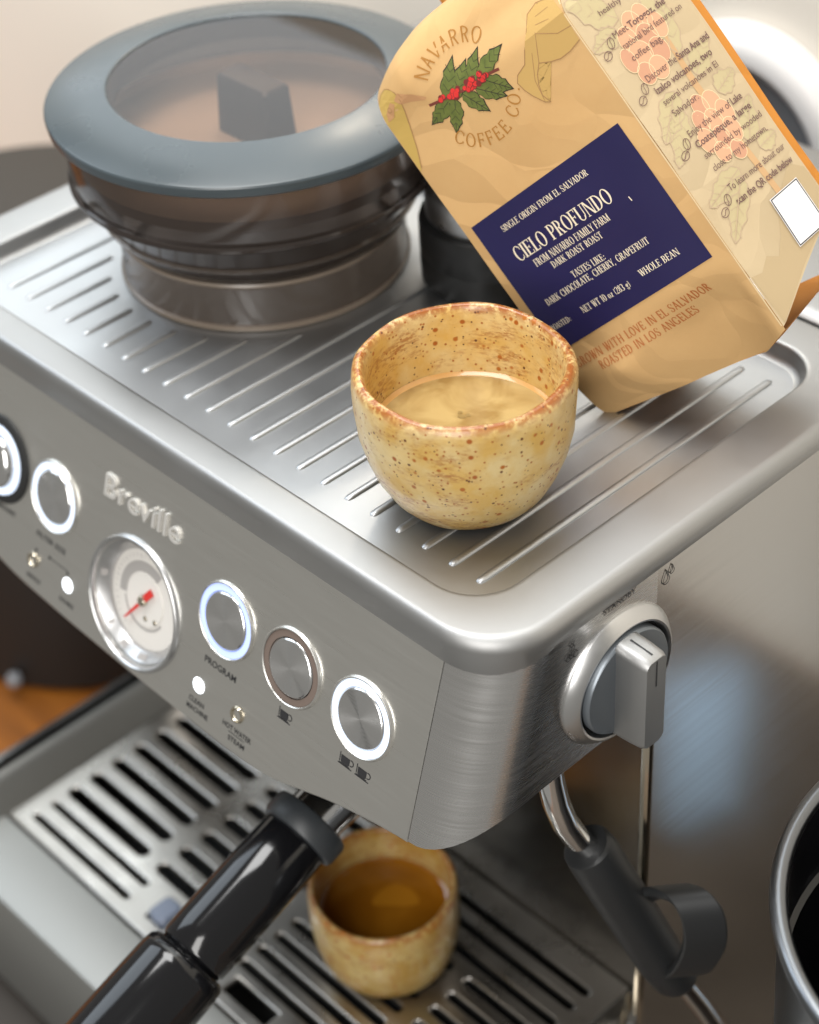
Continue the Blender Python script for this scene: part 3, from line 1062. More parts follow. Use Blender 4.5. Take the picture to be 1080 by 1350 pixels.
# embossed name on the panel
v_, f_ = fit_text("Breville", 0, 40.5, 0, 8.6)
M = panM(-24.2, -28.2, 0)
mb = MB()
n = len(v_)
from collections import Counter
ec = Counter()
for q in f_:
    for i in range(len(q)):
        ec[(q[i], q[(i + 1) % len(q)])] += 1
bnd = [e for e in ec if (e[1], e[0]) not in ec]
mb.add([M @ Vector((p[0], p[1], 1.0)) for p in v_] + [M @ Vector((p[0], p[1], -.1)) for p in v_], [tuple(q) for q in f_] + [(b_, a_, a_ + n, b_ + n) for a_, b_ in bnd])
mb.build('name_lettering', 'letter_steel', panel, smooth=False)

for body, x0, x1, zc, cap in (("PROGRAM", 35.4, 51.2, -60.6, 2.5), ("CLEAN", 30.3, 38.0, -77.6, 2.0), ("MACHINE", 29.6, 40.6, -80.7, 2.0),
                              ("HOT WATER", 48.0, 62.2, -77.4, 2.0), ("STEAM", 51.4, 59.6, -81.2, 2.0), ("FILTER SIZE", -60.0, -42.8, -60.4, 2.2),
                              ("SINGLE", -63.8, -55.6, -78.2, 1.8), ("DOUBLE", -43.8, -35.4, -78.0, 1.8), ("GRIND AMOUNT", -96, -73.6, -60.4, 2.2)):
    v_, f_ = fit_text(body, 0, x1 - x0, 0, cap, bold=.012)
    on_panel((v_, f_), x0, zc, 'lettering', 'print_black')
on_panel([[(0, 0), (8, 0), (8, .25), (0, .25)]], 51.2, -78.3, 'divider_line', 'print_black')
for q in ((-59.5, -66.2), (-51.5, -65.4), (-40.5, -66.2)):
    on_panel([[(-.6, -.6), (.6, -.6), (.6, .6), (-.6, .6)]], q[0], q[1], 'selector_mark', 'print_black')
on_panel([[(0, 0), (10, 0), (10, .3), (0, .3)]], -51, -65.6, 'selector_mark', 'print_black')
def cup_icon():
    P = [[(-2.3, .9), (1.9, .9), (1.9, 3.9), (-2.3, 3.9)]]
    P[0] = [(-2.0, 1.2), (-1.5, .9), (1.2, .9), (1.7, 1.2), (1.8, 3.6), (-2.1, 3.6)]
    P.append([(-3.1, .1), (3.0, .1), (3.0, .45), (-3.1, .45)])
    P += [[(p[0] + 2.4, p[1] + 2.6) for p in q] for q in arc2(.85, 1.2, -110, 110, 10)]
    P.append([(-2.7, 1.0), (-2.4, 1.0), (-2.4, 4.4), (-2.7, 4.4)])
    P.append([(-2.6, .55), (2.0, .55), (2.2, .8), (-2.6, .8)])
    return P
for x in (75.2, 104.0, 111.6):
    on_panel(cup_icon(), x, -61.2, 'cup_icon', 'print_black')

# steam dial on the cheek
DY, DZ = 24.4, -32.2
SM = Matrix(((0, 0, 1, 157.0), (1, 0, 0, DY), (0, 1, 0, DZ), (0, 0, 0, 1)))   # local x->world y, y->z, z->x
mb = MB()
mb.lathe([(24.0, -.4), (24.1, .4), (23.7, 1.2), (22.0, 3.3), (20.6, 4.3), (19.9, 4.1), (19.6, 3.0), (19.4, -.4)], 96, M=SM)
sd = mb.build('steam_dial', 'bezel_satin', mach, angle=50)
mb = MB()
mb.lathe([(19.5, 1.2), (18.4, 1.0), (18.2, .4)], 72, M=SM)
mb.build('shadow_gap', 'dark_void', sd)
mb = MB()
mb.lathe([(18.3, .6), (18.3, 4.6), (17.7, 5.4), (14, 5.6), (0, 5.6)], 96, M=SM)
mb.build('dial_face', 'knob_face', sd, angle=40)
mb = MB()
gl = []
for xo, sx, sz in ((4.8, 1.0, 1.0), (11, .96, .985), (15.0, .92, .96), (16.6, .80, .92)):
    pts = rrect(-5.4 * sx, 5.4 * sx, -19.0 * sz, 18.6 * sz, 3.0 * sx, 6)
    gl.append([tuple(SM @ Vector((p[0] - 1.2, p[1], xo))) for p in pts])
mb.loft(gl, cap1=True)
mb.build('grip_bar', 'satin_steel', sd, angle=40)
mb = MB()
for q in ([(-.3, 6.5, 16.68), (.3, 6.5, 16.68), (.3, 16.6, 16.68), (-.3, 16.6, 16.68)], [(-.3, 18.05, 14.8), (.3, 18.05, 14.8), (.3, 18.75, 6.4), (-.3, 18.75, 6.4)]):
    mb.add([SM @ Vector((p[0] - 1.2, p[1], p[2])) for p in q], [(0, 1, 2, 3)])
mb.build('pointer_line', 'print_black', sd, smooth=False)
def on_cheek(vf, y, z, name):
    v_, f_ = vf
    b_ = MB()
    b_.add([(157.32, y + p[0], z + p[1]) for p in v_], f_)
    b_.build(name, 'print_black', mach, smooth=False)
on_cheek(fit_text("STANDBY", 0, 14.4, 0, 2.2, bold=.016), 18.0, -4.5, 'standby_lettering')
def polys_vf(polys):
    v_, f_ = [], []
    for q in polys:
        f_.append(tuple(range(len(v_), len(v_) + len(q))))
        v_ += q
    return v_, f_
def circ2(cx, cy, r, a0=0, a1=360, n=16, ry=None):
    ry = ry or r
    return [(cx + r * math.cos(math.radians(a0 + (a1 - a0) * k / n)), cy + ry * math.sin(math.radians(a0 + (a1 - a0) * k / n))) for k in range(n + 1)]
drop = lambda cx, cy, s: [(cx, cy + 3.2 * s)] + [(cx + 1.2 * s * math.cos(math.radians(a)), cy + 1.2 * s * math.sin(math.radians(a))) for a in range(20, -201, -20)] + [(cx, cy + 3.2 * s)]
on_cheek(polys_vf(stroke(drop(46.0 - 46, 0, 1.25), .32) + stroke(drop(2.6, 2.2, .8), .32)), 46.2, -8.8, 'water_icon')
st = []
for cx, cy, r in ((-1.4, 0, 1.1), (0, .4, 1.2), (1.5, 0, 1.1)):
    st += stroke(circ2(cx, cy, r, 20, 340), .3)
for x in (-.6, .6):
    st += stroke([(x, 1.8), (x + .5, 3.2), (x - .1, 4.4), (x + .5, 5.6)], .32)
on_cheek(polys_vf(st), 4.6, -11.2, 'steam_icon')

# steam wand
wand = [(149, 2.5, -56), (149, 4.0, -68), (149.6, 5.6, -79), (150.6, 8.4, -90), (152, 12.6, -100), (153.6, 17.5, -108.6)]
mb = MB()
mb.tube(wand, 4.4, 24)
sw = mb.build('steam_wand', 'chrome', mach)
mb = MB()
mb.tube([(152.9, 16.4, -106.2), (153.2, 16.9, -107.2), (154.4, 18.3, -111), (159, 23.8, -128.4), (164, 30.4, -148), (169, 37.0, -168.3), (171.8, 42, -179.5), (172.4, 43, -182), (172.6, 43.5, -183)],
        [7.6, 8.6, 9.0, 9.0, 8.8, 8.8, 8.6, 7.6, 5.6], 32)
mb.build('wand_grip', 'rubber', sw)
mb = MB()
mb.tube([(171.5, 41, -177), (176, 50.9, -199.9), (181.5, 60, -224), (183.5, 63.5, -234)], [4.0, 4.0, 3.9, 3.4], 24)
mb.build('wand_tip', 'chrome', sw)
# finger loop of the grip: a flat rubber band bent into a D
lp = [(162.5, 29.5, -136.5), (167.5, 32.6, -131.5), (173.5, 34.6, -127.0), (181.5, 35.0, -124.6), (186.8, 35.6, -129.8), (188.2, 35.8, -143.5), (183, 36.6, -161.5), (176, 38.0, -171.5), (170.5, 39.5, -174.5)]
def catmull(pts, n=6):
    pts = [Vector(p) for p in pts]
    out = []
    for i in range(len(pts) - 1):
        p0, p1, p2, p3 = pts[max(i - 1, 0)], pts[i], pts[i + 1], pts[min(i + 2, len(pts) - 1)]
        for k in range(n):
            t_ = k / n
            out.append(.5 * ((2 * p1) + (p2 - p0) * t_ + (2 * p0 - 5 * p1 + 4 * p2 - p3) * t_ ** 2 + (3 * p1 - p0 - 3 * p2 + p3) * t_ ** 3))
    out.append(pts[-1])
    return out
cl = catmull(lp)
wdir = Vector((.66, .74, .05)).normalized()
mb = MB()
loops = []
for i, p in enumerate(cl):
    t_ = (cl[min(i + 1, len(cl) - 1)] - cl[max(i - 1, 0)]).normalized()
    nn = t_.cross(wdir).normalized()
    loops.append([tuple(p + wdir * a_ + nn * b_) for a_, b_ in ((-7.2, -.9), (-6.6, -1.5), (6.6, -1.5), (7.2, -.9), (7.2, .9), (6.6, 1.5), (-6.6, 1.5), (-7.2, .9))])
mb.loft(loops, True, True, True)
mb.build('finger_loop', 'rubber', sw, angle=40)

# ------------------------------------------------------------------ bean hopper
hx, hy = HC
hop = thing('bean_hopper', 'smoky translucent round bean hopper with grey lid on the cup tray', 'bean hopper', (hx, hy, 0))
c3 = (hx, hy, 0)
mb = MB()
mb.lathe([(48.9, 71.2), (49.0, 71.9), (49.5, 72.2), (50.2, 72.2), (60, 70.1), (70.4, 67.75), (71.1, 67.4), (71.45, 66.8), (71.5, 66.2), (71.2, 63.8), (70.4, 63.1), (65, 63.0)], 128, c=c3)
lid = mb.build('lid', 'lid_grey', hop, angle=22)
mb = MB()
mb.add([(hx + 48.9 * math.cos(2 * math.pi * k / 96), hy + 48.9 * math.sin(2 * math.pi * k / 96), 71.6) for k in range(96)], [tuple(range(96))])
mb.build('lid_window', 'smoke', lid, smooth=False)
mb = MB()
mb.lathe([(48.6, 71.2), (48.2, 66), (47.6, 63.4)], 96, c=c3)
mb.build('window_seat', 'smoke_dark', lid)
mb = MB()
mb.lathe([(66.2, 62.8), (66.4, 55), (66.2, 44), (65.6, 41.4), (64, 40.2)], 128, c=c3)
mb.build('bowl', 'smoke_bowl', hop, angle=60)
mb = MB()
mb.lathe([(66.4, 42.0), (67.2, 41.2), (67.2, 40.0), (66, 39.2), (63.4, 39.2)], 128, c=c3)
mb.build('bowl_rib', 'smoke_bowl', hop)
mb = MB()
mb.lathe([(63.4, 39.4), (61, 36), (57.5, 27), (54.5, 21.5), (51, 19.0)], 128, c=c3)
mb.build('funnel', 'smoke_bowl', hop, angle=60)
mb = MB()
mb.lathe([(57.8, 28.4), (58.6, 27.6), (58.2, 26.4), (57, 26)], 128, c=c3)
mb.build('funnel_rib', 'smoke_ring', hop)
mb = MB()
mb.lathe([(50.4, 19.2), (52.4, 18.2), (52.7, 16.5), (52.6, 3.5), (53.4, 1.6), (53.6, .3)], 128, c=c3)
mb.build('base_ring', 'smoke_ring', hop, angle=60)
mb = MB()
mb.lathe([(51.6, 18.6), (52.6, 18.9), (53.0, 18.0), (52.6, 17.2)], 96, c=c3)
mb.build('ring_edge', 'ring_lip', hop)
mb = MB()
mb.lathe([(52.6, 2.6), (53.7, 1.8), (53.8, .4), (53, .2)], 96, c=c3)
mb.build('ring_edge', 'ring_lip', hop)
# inside: dark chute and the lock fin
mb = MB()
mb.lathe([(63.5, 50), (63.5, 46), (60, 45), (0, 45)], 96, c=c3)
mb.build('inner_plate', 'hopper_plate', hop, angle=40)
mb = MB()
mb.loft([rrect(FX0 - 1, FX1 + 1, FY0 - 1, FY1 + 1, 1.5, 4, z=45.5), rrect(FX0, FX1, FY0, FY1, 1.5, 4, z=66.5), rrect(FX0 + 1, FX1 - 1, FY0 + 1, FY1 - 1, 1.5, 4, z=67.6)], cap1=True)
mb.build('lock_fin', 'fin_brown', hop, angle=40)

# ------------------------------------------------------------------ tamper
tm = thing('tamper', 'black and chrome round tamper standing between hopper and coffee bag', 'tamper', (9.9, 125.6, 0))
mb = MB()
mb.lathe([(0, .6), (25.8, .6), (27, 1.8), (27.2, 10), (26.6, 11.2), (26.6, 12.2), (27.2, 13.2), (27.2, 24), (26.6, 25.6), (25, 26.2), (0, 26.2)], 72, c=(9.9, 125.6, .9))
mb.build('base', 'tamper_black', tm)
mb = MB()
mb.lathe([(24.2, 26.4), (24.6, 27.4), (24.6, 37), (23.6, 39), (20.5, 41), (16.5, 45), (15, 50), (15, 56), (17.5, 62), (17.5, 66), (14, 69), (0, 70)], 72, c=(9.9, 125.6, .9))
mb.build('chrome_top', 'bezel_satin', tm)

# ------------------------------------------------------------------ cups
def cup(name, label, cx, cy, z0, outer, inner, ma_, level, rl, mliq, medge, blots):
    t_ = thing(name, label, 'cup', (cx, cy, z0))
    mb_ = MB()
    NS = 120
    prof = outer + inner
    loops = []
    for j, (r, z) in enumerate(prof):
        lp_ = []
        for i in range(NS):
            a_ = 2 * math.pi * i / NS
            wob = 1 + .006 * math.sin(2 * a_ + 1 + z * .03) + .004 * math.sin(5 * a_ + z * .2) + .003 * math.sin(9 * a_ - z * .4)
            zz = z + (.35 * math.sin(3 * a_ + 1) + .2 * math.sin(7 * a_)) * (1 if z > outer[-1][1] * .8 else 0)
            lp_.append((cx + r * wob * math.cos(a_), cy + r * wob * math.sin(a_), z0 + zz))
        loops.append(lp_)
    mb_.loft(loops, True, True, True)
    # local coordinates = base of cup, so the glaze follows the cup
    mb_.build('cup_body', ma_, t_, angle=60)
    mb_ = MB()
    mb_.lathe([(0, level), (rl * .5, level), (rl * .86, level + .02), (rl * .95, level + .25), (rl + .6, level + 1.0)], 96, c=(cx, cy, z0))
    q = mb_.build('coffee', mliq, t_)
    mb_ = MB()
    mb_.lathe([(rl * .955, level + .3), (rl * .98, level + .6), (rl + .3, level + 1.2)], 96, c=(cx, cy, z0))
    mb_.build('crema_ring', medge, q)
    rb = random.Random(int(cx))
    if blots:
        for k_ in range(26):
            a_, d_ = rb.uniform(-.9, .7), rb.uniform(.78, .955)
            if k_ > 16:
                a_, d_ = rb.uniform(-1.4, -.9), rb.uniform(.25, .5)
            br = rb.uniform(.18, .5)
            mb_ = MB()
            mb_.lathe([(br, -.05), (br * .92, br * .3), (br * .6, br * .62), (0, br * .75)], 12, c=(cx + rl * d_ * math.cos(a_), cy + rl * d_ * math.sin(a_), z0 + level + .12))
            mb_.build('bubble', 'crema', q)
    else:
        pp_ = [(-2.5, 13.5), (4.5, 15.5), (11, 13), (9, 8.5), (4, 4.0), (-1.5, -.5), (-4, 3.5), (-4.2, 9)]  # outline of a bright reflection, painted as a flat patch on the coffee
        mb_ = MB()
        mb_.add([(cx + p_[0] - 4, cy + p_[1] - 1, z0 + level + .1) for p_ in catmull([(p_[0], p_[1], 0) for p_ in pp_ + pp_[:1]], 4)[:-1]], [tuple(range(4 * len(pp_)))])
        mb_.build('coffee_reflection', 'coffee_reflection', q, smooth=False)
    for bx, by, br in blots:
        mb_ = MB()
        pts_ = [(cx + bx + br * (1 + .3 * math.sin(2 * math.pi * k_ / 6)) * math.cos(2 * math.pi * k_ / 18), cy + by + br * (1 + .25 * math.sin(2 * math.pi * k_ / 9 + bx)) * math.sin(2 * math.pi * k_ / 18), z0 + level + .1) for k_ in range(18)]
        mb_.add(pts_, [tuple(range(18))])
        mb_.build('crema_spot', 'crema_spot', q, smooth=False)
    return t_
outer = [(15, 0), (17.2, .15), (19.5, 1.2), (22.6, 3.6), (25.8, 7.6), (28.7, 13), (31.1, 20), (32.6, 27), (33.5, 35), (33.8, 42), (33.7, 45.5), (33.3, 47.3), (32.4, 48.4), (31.4, 48.7)]
inner = [(30.6, 48.3), (30.0, 47.2), (29.7, 45), (29.9, 40), (29.7, 33), (29.0, 26), (27.4, 18), (23, 10), (14, 6), (2, 5)]
cup('espresso_cup', 'speckled yellow stoneware cup of espresso standing on the ribbed tray top', 93.4, 27.3, 1.5, outer, inner, 'cup_glaze', 24.5, 28.7, 'crema', 'crema_edge',
    [(-5.5, 3.5, 1.3), (-4.4, 5.2, .8), (-7.2, 4.6, .7)])
k1, k2 = 29.6 / 33.8, 44.0 / 48.6
outer2 = [(18, 0), (20.6, .3), (23, 2), (25.6, 6), (27.5, 12), (28.8, 19), (29.4, 27), (29.6, 34), (29.5, 40), (29.1, 42.6), (28.3, 43.8), (27.5, 44)]
inner2 = [(26.7, 43.6), (26.3, 42), (26.2, 38), (26.2, 30), (25.6, 22), (23.5, 14), (18, 8), (2, 6)]
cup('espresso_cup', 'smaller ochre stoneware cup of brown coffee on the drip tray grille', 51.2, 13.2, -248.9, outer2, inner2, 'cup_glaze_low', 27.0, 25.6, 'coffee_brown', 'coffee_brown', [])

# ------------------------------------------------------------------ coffee bag
BC = Vector((86.759, 89.036, 60.612))
BU = Vector((.66812, .31046, .67619))
BV = Vector((-.68088, -.11133, .72388))
BN = Vector((.30001, -.94404, .13701))
BG = Vector((.01046, .98680, .16160))      # gusset runs back along this
BGN = Vector((.73232, -.11760, .67073))    # gusset outward normal
bag = thing('coffee_bag', 'kraft paper coffee bag with navy label tilted on its corner behind the cup', 'coffee bag', tuple(BC + BU * -33 + BV * -51))
UL, UR = -35.8, 38.6
def softabs(x, k=1.5):
    return math.sqrt(x * x + k * k) - k
def wr(u, v):
    d = 1.0 * (1 - ((u - 1) / 37) ** 2) * min(1, max(0, (v + 58) / 40))
    keep = 1 - min(1, max(0, (u - 12) / 24)) ** 2
    # folded facets in the lower part, small dents higher up
    low = min(1, max(0, (-27 - v) / 14))
    low = low * low * (3 - 2 * low)
    d -= low * (.34 * softabs((u + 15) * .8 + (v + 42) * .6, .5) + .22 * softabs((u + 27) * .3 - (v + 44) * .95, .6) - .16 * softabs((u - 12) * .75 - (v + 42) * .65, 1.2) + .12 * softabs((u - 26) * .6 + (v + 46) * .8, .8)) * .6
    d += low * 2.2
    d -= 6.5 * max(0, (-27 - v) / 32) ** 2
    d *= keep if v < -20 else 1 + (keep - 1) * max(0, min(1, (10 - v) / 30))
    up = min(1, max(0, (v - 60) / 14))
    d -= up * (.26 * softabs((u + 21) * .9 + (v - 72) * .4, .8) - .12 * softabs((u - 4) * .9 - (v - 74) * .4, 1.5))
    d += .10 * math.sin(u * .19 + v * .07) * math.sin(v * .13 - u * .05)
    return d
def vtop(u):
    return 71.5 - 6.5 * max(0, (-u - 8) / 28) ** 2
def F(u, v, off=0.0):
    """a point of the bag's front face (mm); the face rolls backward above the shoulder"""
    vt = vtop(u)
    Rr = 13.0
    if v <= vt:
        return BC + BU * u + BV * v + BN * (wr(u, v) + off)
    t_ = (v - vt) / Rr
    base = BC + BU * u + BV * vt + BN * wr(u, vt)
    if t_ < 1.35:
        return base + BV * ((Rr + off) * math.sin(t_)) - BN * (Rr * (1 - math.cos(t_)) - off * math.cos(t_))
    e = (t_ - 1.35) * Rr
    return base + BV * ((Rr + off) * math.sin(1.35) + e * math.cos(1.35)) - BN * (Rr * (1 - math.cos(1.35)) - off * math.cos(1.35) + e * math.sin(1.35))
def vbot(u):
    # lower edge: dips toward the right, then the pinched corner
    if u < 24.5:
        return -51.6 - 7.7 * (u + 33) / 57.5
    return -59.3 + 4.8 * (u - 24.5) / 14.2
mb = MB()
NU, NV = 46, 80
loops = []
for j in range(NV + 1):
    row = []
    for i in range(NU + 1):
        u_ = UL + (UR - UL) * i / NU
        v0 = vbot(u_)
        v_ = v0 + (98 - v0) * j / NV
        row.append(F(u_, v_))
    loops.append(row)
mb.loft(loops, close=False)
mb.build('front_panel', 'kraft', bag, angle=60)
GD = 41.0
def gv(w):
    """lower limit of the gusset: it tucks in towards the back"""
    return vbot(UR) + 1.0 + max(0, (w - .5)) * .47
def G(w, v, off=0.0):
    vt = vtop(UR)
    e = F(UR, min(v, vt))
    dent = -.9 * math.sin(math.pi * min(1, w / GD)) + .25 * math.sin(v * .11 + w * .12) - .0022 * max(0, w - 22) ** 2
    p = e + BG * w + BGN * (dent + off)
    if v > vt:
        p = p + BV * (v - vt)
    return p
mb = MB()
loops = []
for j in range(61):
    row = []
    for i in range(25):
        w_ = GD * i / 24
        v0 = gv(w_)
        row.append(G(w_, v0 + (100 - v0) * j / 60))
    loops.append(row)
mb.loft(loops, close=False)
mb.build('side_gusset', 'kraft_pale', bag, angle=60)
# rear fold strip, back, left side, bottom
mb = MB()
rs = []
for j in range(31):
    v_ = gv(GD) + (100 - gv(GD)) * j / 30
    a_ = G(GD, v_)
    rs.append([a_, a_ + BG * .6 + BGN * .3, a_ + BG * 2.6 + BGN * .3, a_ + BG * 3.2 - BGN * 1.5])
mb.loft(rs, close=False)
mb.build('rear_fold', 'kraft_orange', bag, angle=60)
BK = BG * (GD + 2)
mb = MB()
loops = []
for j in range(31):
    v_ = -52 + 150 * j / 30
    loops.append([F(UL, max(v_, vbot(UL))) + BG * (GD + 2) * k_ / 6 - BU * 3.0 * math.sin(math.pi * k_ / 6) for k_ in range(7)])
mb.loft(loops, close=False)
mb.build('left_gusset', 'kraft', bag, angle=60)
mb = MB()
mb.add([BC + BU * UL + BV * -48 + BK, BC + BU * (UR - 5) + BV * -34 + BK, BC + BU * (UR - 5) + BV * 98 + BK, BC + BU * UL + BV * 98 + BK], [(0, 1, 2, 3)])
mb.build('back_panel', 'kraft_orange', bag, smooth=False)
mb = MB()
bt = []
for i in range(13):
    u_ = UL + (UR - UL) * i / 12
    p = F(u_, vbot(u_))
    bt.append([p, p + BG * 8 + BV * .8, p + BG * 26 + BV * 3.5, p + BK * .98 + BV * 5])
mb.loft(bt, close=False)
mb.build('bottom_panel', 'kraft_orange', bag, angle=60)
def sub_poly(poly, step=3.0):
    """cut a polygon into small convex pieces so that the print follows the paper"""
    bm = bmesh.new()
    vs_ = [bm.verts.new((p[0], p[1], 0)) for p in poly]
    try:
        bm.faces.new(vs_)
    except ValueError:
        bm.free()
        return [], []
    bmesh.ops.triangulate(bm, faces=bm.faces)
    xs = [p[0] for p in poly]
    ys = [p[1] for p in poly]
    for lo, hi, nrm in ((min(xs), max(xs), (1, 0, 0)), (min(ys), max(ys), (0, 1, 0))):
        q = math.ceil((lo + 1e-6) / step) * step
        while q < hi:
            bmesh.ops.bisect_plane(bm, geom=bm.verts[:] + bm.edges[:] + bm.faces[:], plane_co=(q * nrm[0], q * nrm[1], 0), plane_no=nrm)
            q += step
    bm.verts.index_update()
    v_ = [(v.co.x, v.co.y) for v in bm.verts]
    f_ = [tuple(v.index for v in f.verts) for f in bm.faces]
    bm.free()
    return v_, f_
def printed(polys, name, material, fn, off, sub=True, parent=None, vf=None):
    mb_ = MB()
    if vf:
        mb_.add([fn(p[0], p[1], off) for p in vf[0]], vf[1])
    for q in polys or []:
        if sub:
            v_, f_ = sub_poly(q)
            if v_:
                mb_.add([fn(p[0], p[1], off) for p in v_], f_)
        else:
            mb_.add([fn(p[0], p[1], off) for p in q], [tuple(range(len(q)))])
    return mb_.build(name, material, parent or bag, smooth=False)

# navy label and its lettering
label = printed([[(-32.3, -24.4), (32.5, -24.4), (32.4, 24.4), (-32.3, 24.4)]], 'navy_label', 'navy', F, .22)
for body, x0, x1, y, cap, sl in (("SINGLE ORIGIN FROM EL SALVADOR", -22.7, 14.6, 17.3, 2.1, -.4), ("CIELO PROFUNDO", -24.3, 16.6, 6.7, 5.0, -.7), ("FROM NAVARRO FAMILY FARM", -20.0, 11.9, 2.4, 2.5, -.6),
                                 ("DARK ROAST ROAST", -15.0, 6.3, -.9, 2.3, -.5), ("TASTES LIKE:", -11.0, 2.7, -6.9, 2.3, -.5), ("DARK CHOCOLATE, CHERRY, GRAPEFRUIT", -25.2, 18.4, -9.9, 2.3, -.7),
                                 ("NET WT 10 oz (283 g)", -15.8, 4.3, -17.9, 2.3, -.8), ("WHOLE BEAN", 9.2, 24.5, -18.0, 2.3, -.4), ("ROASTED:", -29.6, -21.1, -17.5, 1.9, -.3)):
    printed(cut_fit(body, x0, x1, y, cap, sl, T=.135, t=.05), 'lettering', 'label_ink', F, .32, False, label)
printed(stroke([(21.6, 3.1), (21.4, 4.5)], .35), 'lettering', 'label_ink', F, .32, False, label)
for body, x0, x1, y, sl in (("GROWN WITH LOVE IN EL SALVADOR", -29.6, 25.4, -31.9, -1.0), ("ROASTED IN LOS ANGELES", -21.9, 16.4, -36.2, -.9)):
    printed(cut_fit(body, x0, x1, y, 3.0, sl, T=.15, t=.08, S=False, track=.09), 'lettering', 'rust_ink', F, .2, False)

# round emblem
EC = (-3.2, 58.6)
def on_arc(body, r, a_mid, cap, inward, trk=.12):
    polys, W = cut_line(body, T=.11, t=.075, S=False, track=trk)
    out = []
    for q in polys:
        pts_ = []
        for x, y in q:
            s_ = (x - W / 2) * cap * .95
            if not inward:
                a_ = math.radians(a_mid) - s_ / r
                rr = r + y * cap
            else:
                a_ = math.radians(a_mid) + s_ / r
                rr = r + cap - y * cap
            pts_.append((EC[0] + rr * math.cos(a_), EC[1] + rr * math.sin(a_)))
        out.append(pts_)
    return out
printed(on_arc("NAVARRO", 14.2, 88, 4.7, False), 'emblem_lettering', 'logo_ink', F, .2, False)
printed(on_arc("COFFEE CO.", 13.2, -88, 4.4, True, .16), 'emblem_lettering', 'logo_ink', F, .2, False)
def leaf(base, tip, w, n=9):
    bx, by = base
    dx, dy = tip[0] - bx, tip[1] - by
    L_ = math.hypot(dx, dy)
    ux, uy = dx / L_, dy / L_
    A1, A2 = [], []
    for k in range(n + 1):
        t_ = k / n
        ww = w * (math.sin(math.pi * t_ ** .8) ** .8 if 0 < t_ < 1 else 0) * (1 - .28 * t_)
        ww += .12 * w * math.sin(k * 2.3) * (0 < k < n)
        ox, oy = bx + ux * L_ * t_, by + uy * L_ * t_
        A1.append((ox - uy * ww, oy + ux * ww))
        A2.append((ox + uy * ww * .9, oy - ux * ww * .9))
    return A1 + A2[-2:0:-1]
em = None
for (b_, t_) in [((-12.0, 59.4), (-2.5, 70)), ((-8.5, 59.3), (1.0, 66.8)), ((-3.5, 58.9), (6.4, 67.4)), ((2.7, 60.2), (14.6, 63.6)), ((4.1, 58.2), (10.2, 51.2)), ((-.5, 58.2), (7.0, 50.6)), ((-5.4, 59.3), (-1.0, 50.2)), ((-8.7, 59.4), (-15.4, 51.0)), ((-11.2, 60.0), (-21.0, 57.6))]:
    pl = leaf(b_, t_, 2.9)
    pl2 = leaf((b_[0] - (t_[0] - b_[0]) * .02, b_[1] - (t_[1] - b_[1]) * .02), (b_[0] + (t_[0] - b_[0]) * 1.06, b_[1] + (t_[1] - b_[1]) * 1.06), 3.15)
    o_ = printed([pl2], 'emblem_leaf', 'dark_ink', F, .16)
    printed([pl], 'leaf_fill', 'leaf_ink', F, .22, True, o_)
    ve = stroke([b_, t_], .22)
    for k in (.3, .5, .7):
        cxx, cyy = b_[0] + (t_[0] - b_[0]) * k, b_[1] + (t_[1] - b_[1]) * k
        for s_ in (-1, 1):
            ve += stroke([(cxx, cyy), (cxx + (t_[0] - b_[0]) * .14 - s_ * (t_[1] - b_[1]) * .13, cyy + (t_[1] - b_[1]) * .14 + s_ * (t_[0] - b_[0]) * .13)], .14)
    printed(ve, 'leaf_vein', 'dark_ink', F, .26, False, o_)
printed(stroke([(-17.4, 62.6), (-12, 61.4), (-4, 59.8), (4, 59.6), (10, 58.4)], .9), 'emblem_stem', 'stem_ink', F, .27, False)
rnd = random.Random(3)
for k in range(40):
    t_ = rnd.random()
    x = -13.5 + 19.5 * t_
    y = 61.5 - 2.2 * t_ + rnd.uniform(-1.3, 1.3)
    r = rnd.uniform(.65, 1.0)
    o_ = printed([circ2(x, y, r + .12, n=10)[:-1]], 'emblem_cherry', 'maroon_ink', F, .29 + .002 * k, False)
    if rnd.random() < .68:
        printed([circ2(x + .05, y + .08, r - .05, n=10)[:-1]], 'cherry_fill', 'cherry_ink', F, .30 + .002 * k, False, o_)

# faded leaf and bird printed on the front
fl = [(36, 66), (30.4, 67.2), (26.6, 66), (24.4, 62), (21, 58), (18.2, 54.6), (14.2, 53.4), (12.6, 51.6), (13.2, 48.6), (14.4, 45.8), (16.6, 42.2), (18.2, 41.2), (17.2, 44.2), (18.2, 47.4), (19.8, 50), (22.4, 52.4), (26, 50.6), (29.2, 49.6), (33, 49.6), (37.6, 50.6), (38.2, 60)]
printed([fl], 'faded_leaf', 'fade_leaf', F, .13)
printed(stroke(fl[:-1], .3) + stroke([(31, 67), (27, 60), (22.4, 52.4)], .25) + stroke([(27, 60), (33, 56), (38, 55.4)], .25) + stroke([(22.4, 56), (18, 49), (16.8, 42.4)], .2) + stroke([(28, 62), (33, 61)], .16) + stroke([(29, 64), (34, 64)], .16), 'faded_leaf_lines', 'fade_leaf_line', F, .18, False)
bd = [(-35.4, 73.5), (-33, 75.6), (-30, 76), (-27.8, 74.8), (-25.6, 72.4), (-25.2, 69.4), (-26.4, 66.2), (-28.4, 61.8), (-31.4, 54.6), (-34.4, 49), (-35.5, 48)]
printed([bd], 'printed_bird', 'bird_olive', F, .13)
printed([[(-27.6, 70.6), (-24.8, 71.8), (-20, 68.6), (-16.6, 65.2), (-17.6, 64.8), (-22, 67), (-26, 68.4)], [(-33.4, 69.0), (-29.6, 71.0), (-28.2, 69.6), (-31.4, 66.6), (-34.6, 66.4)]], 'printed_bird_beak', 'bird_mask', F, .18)
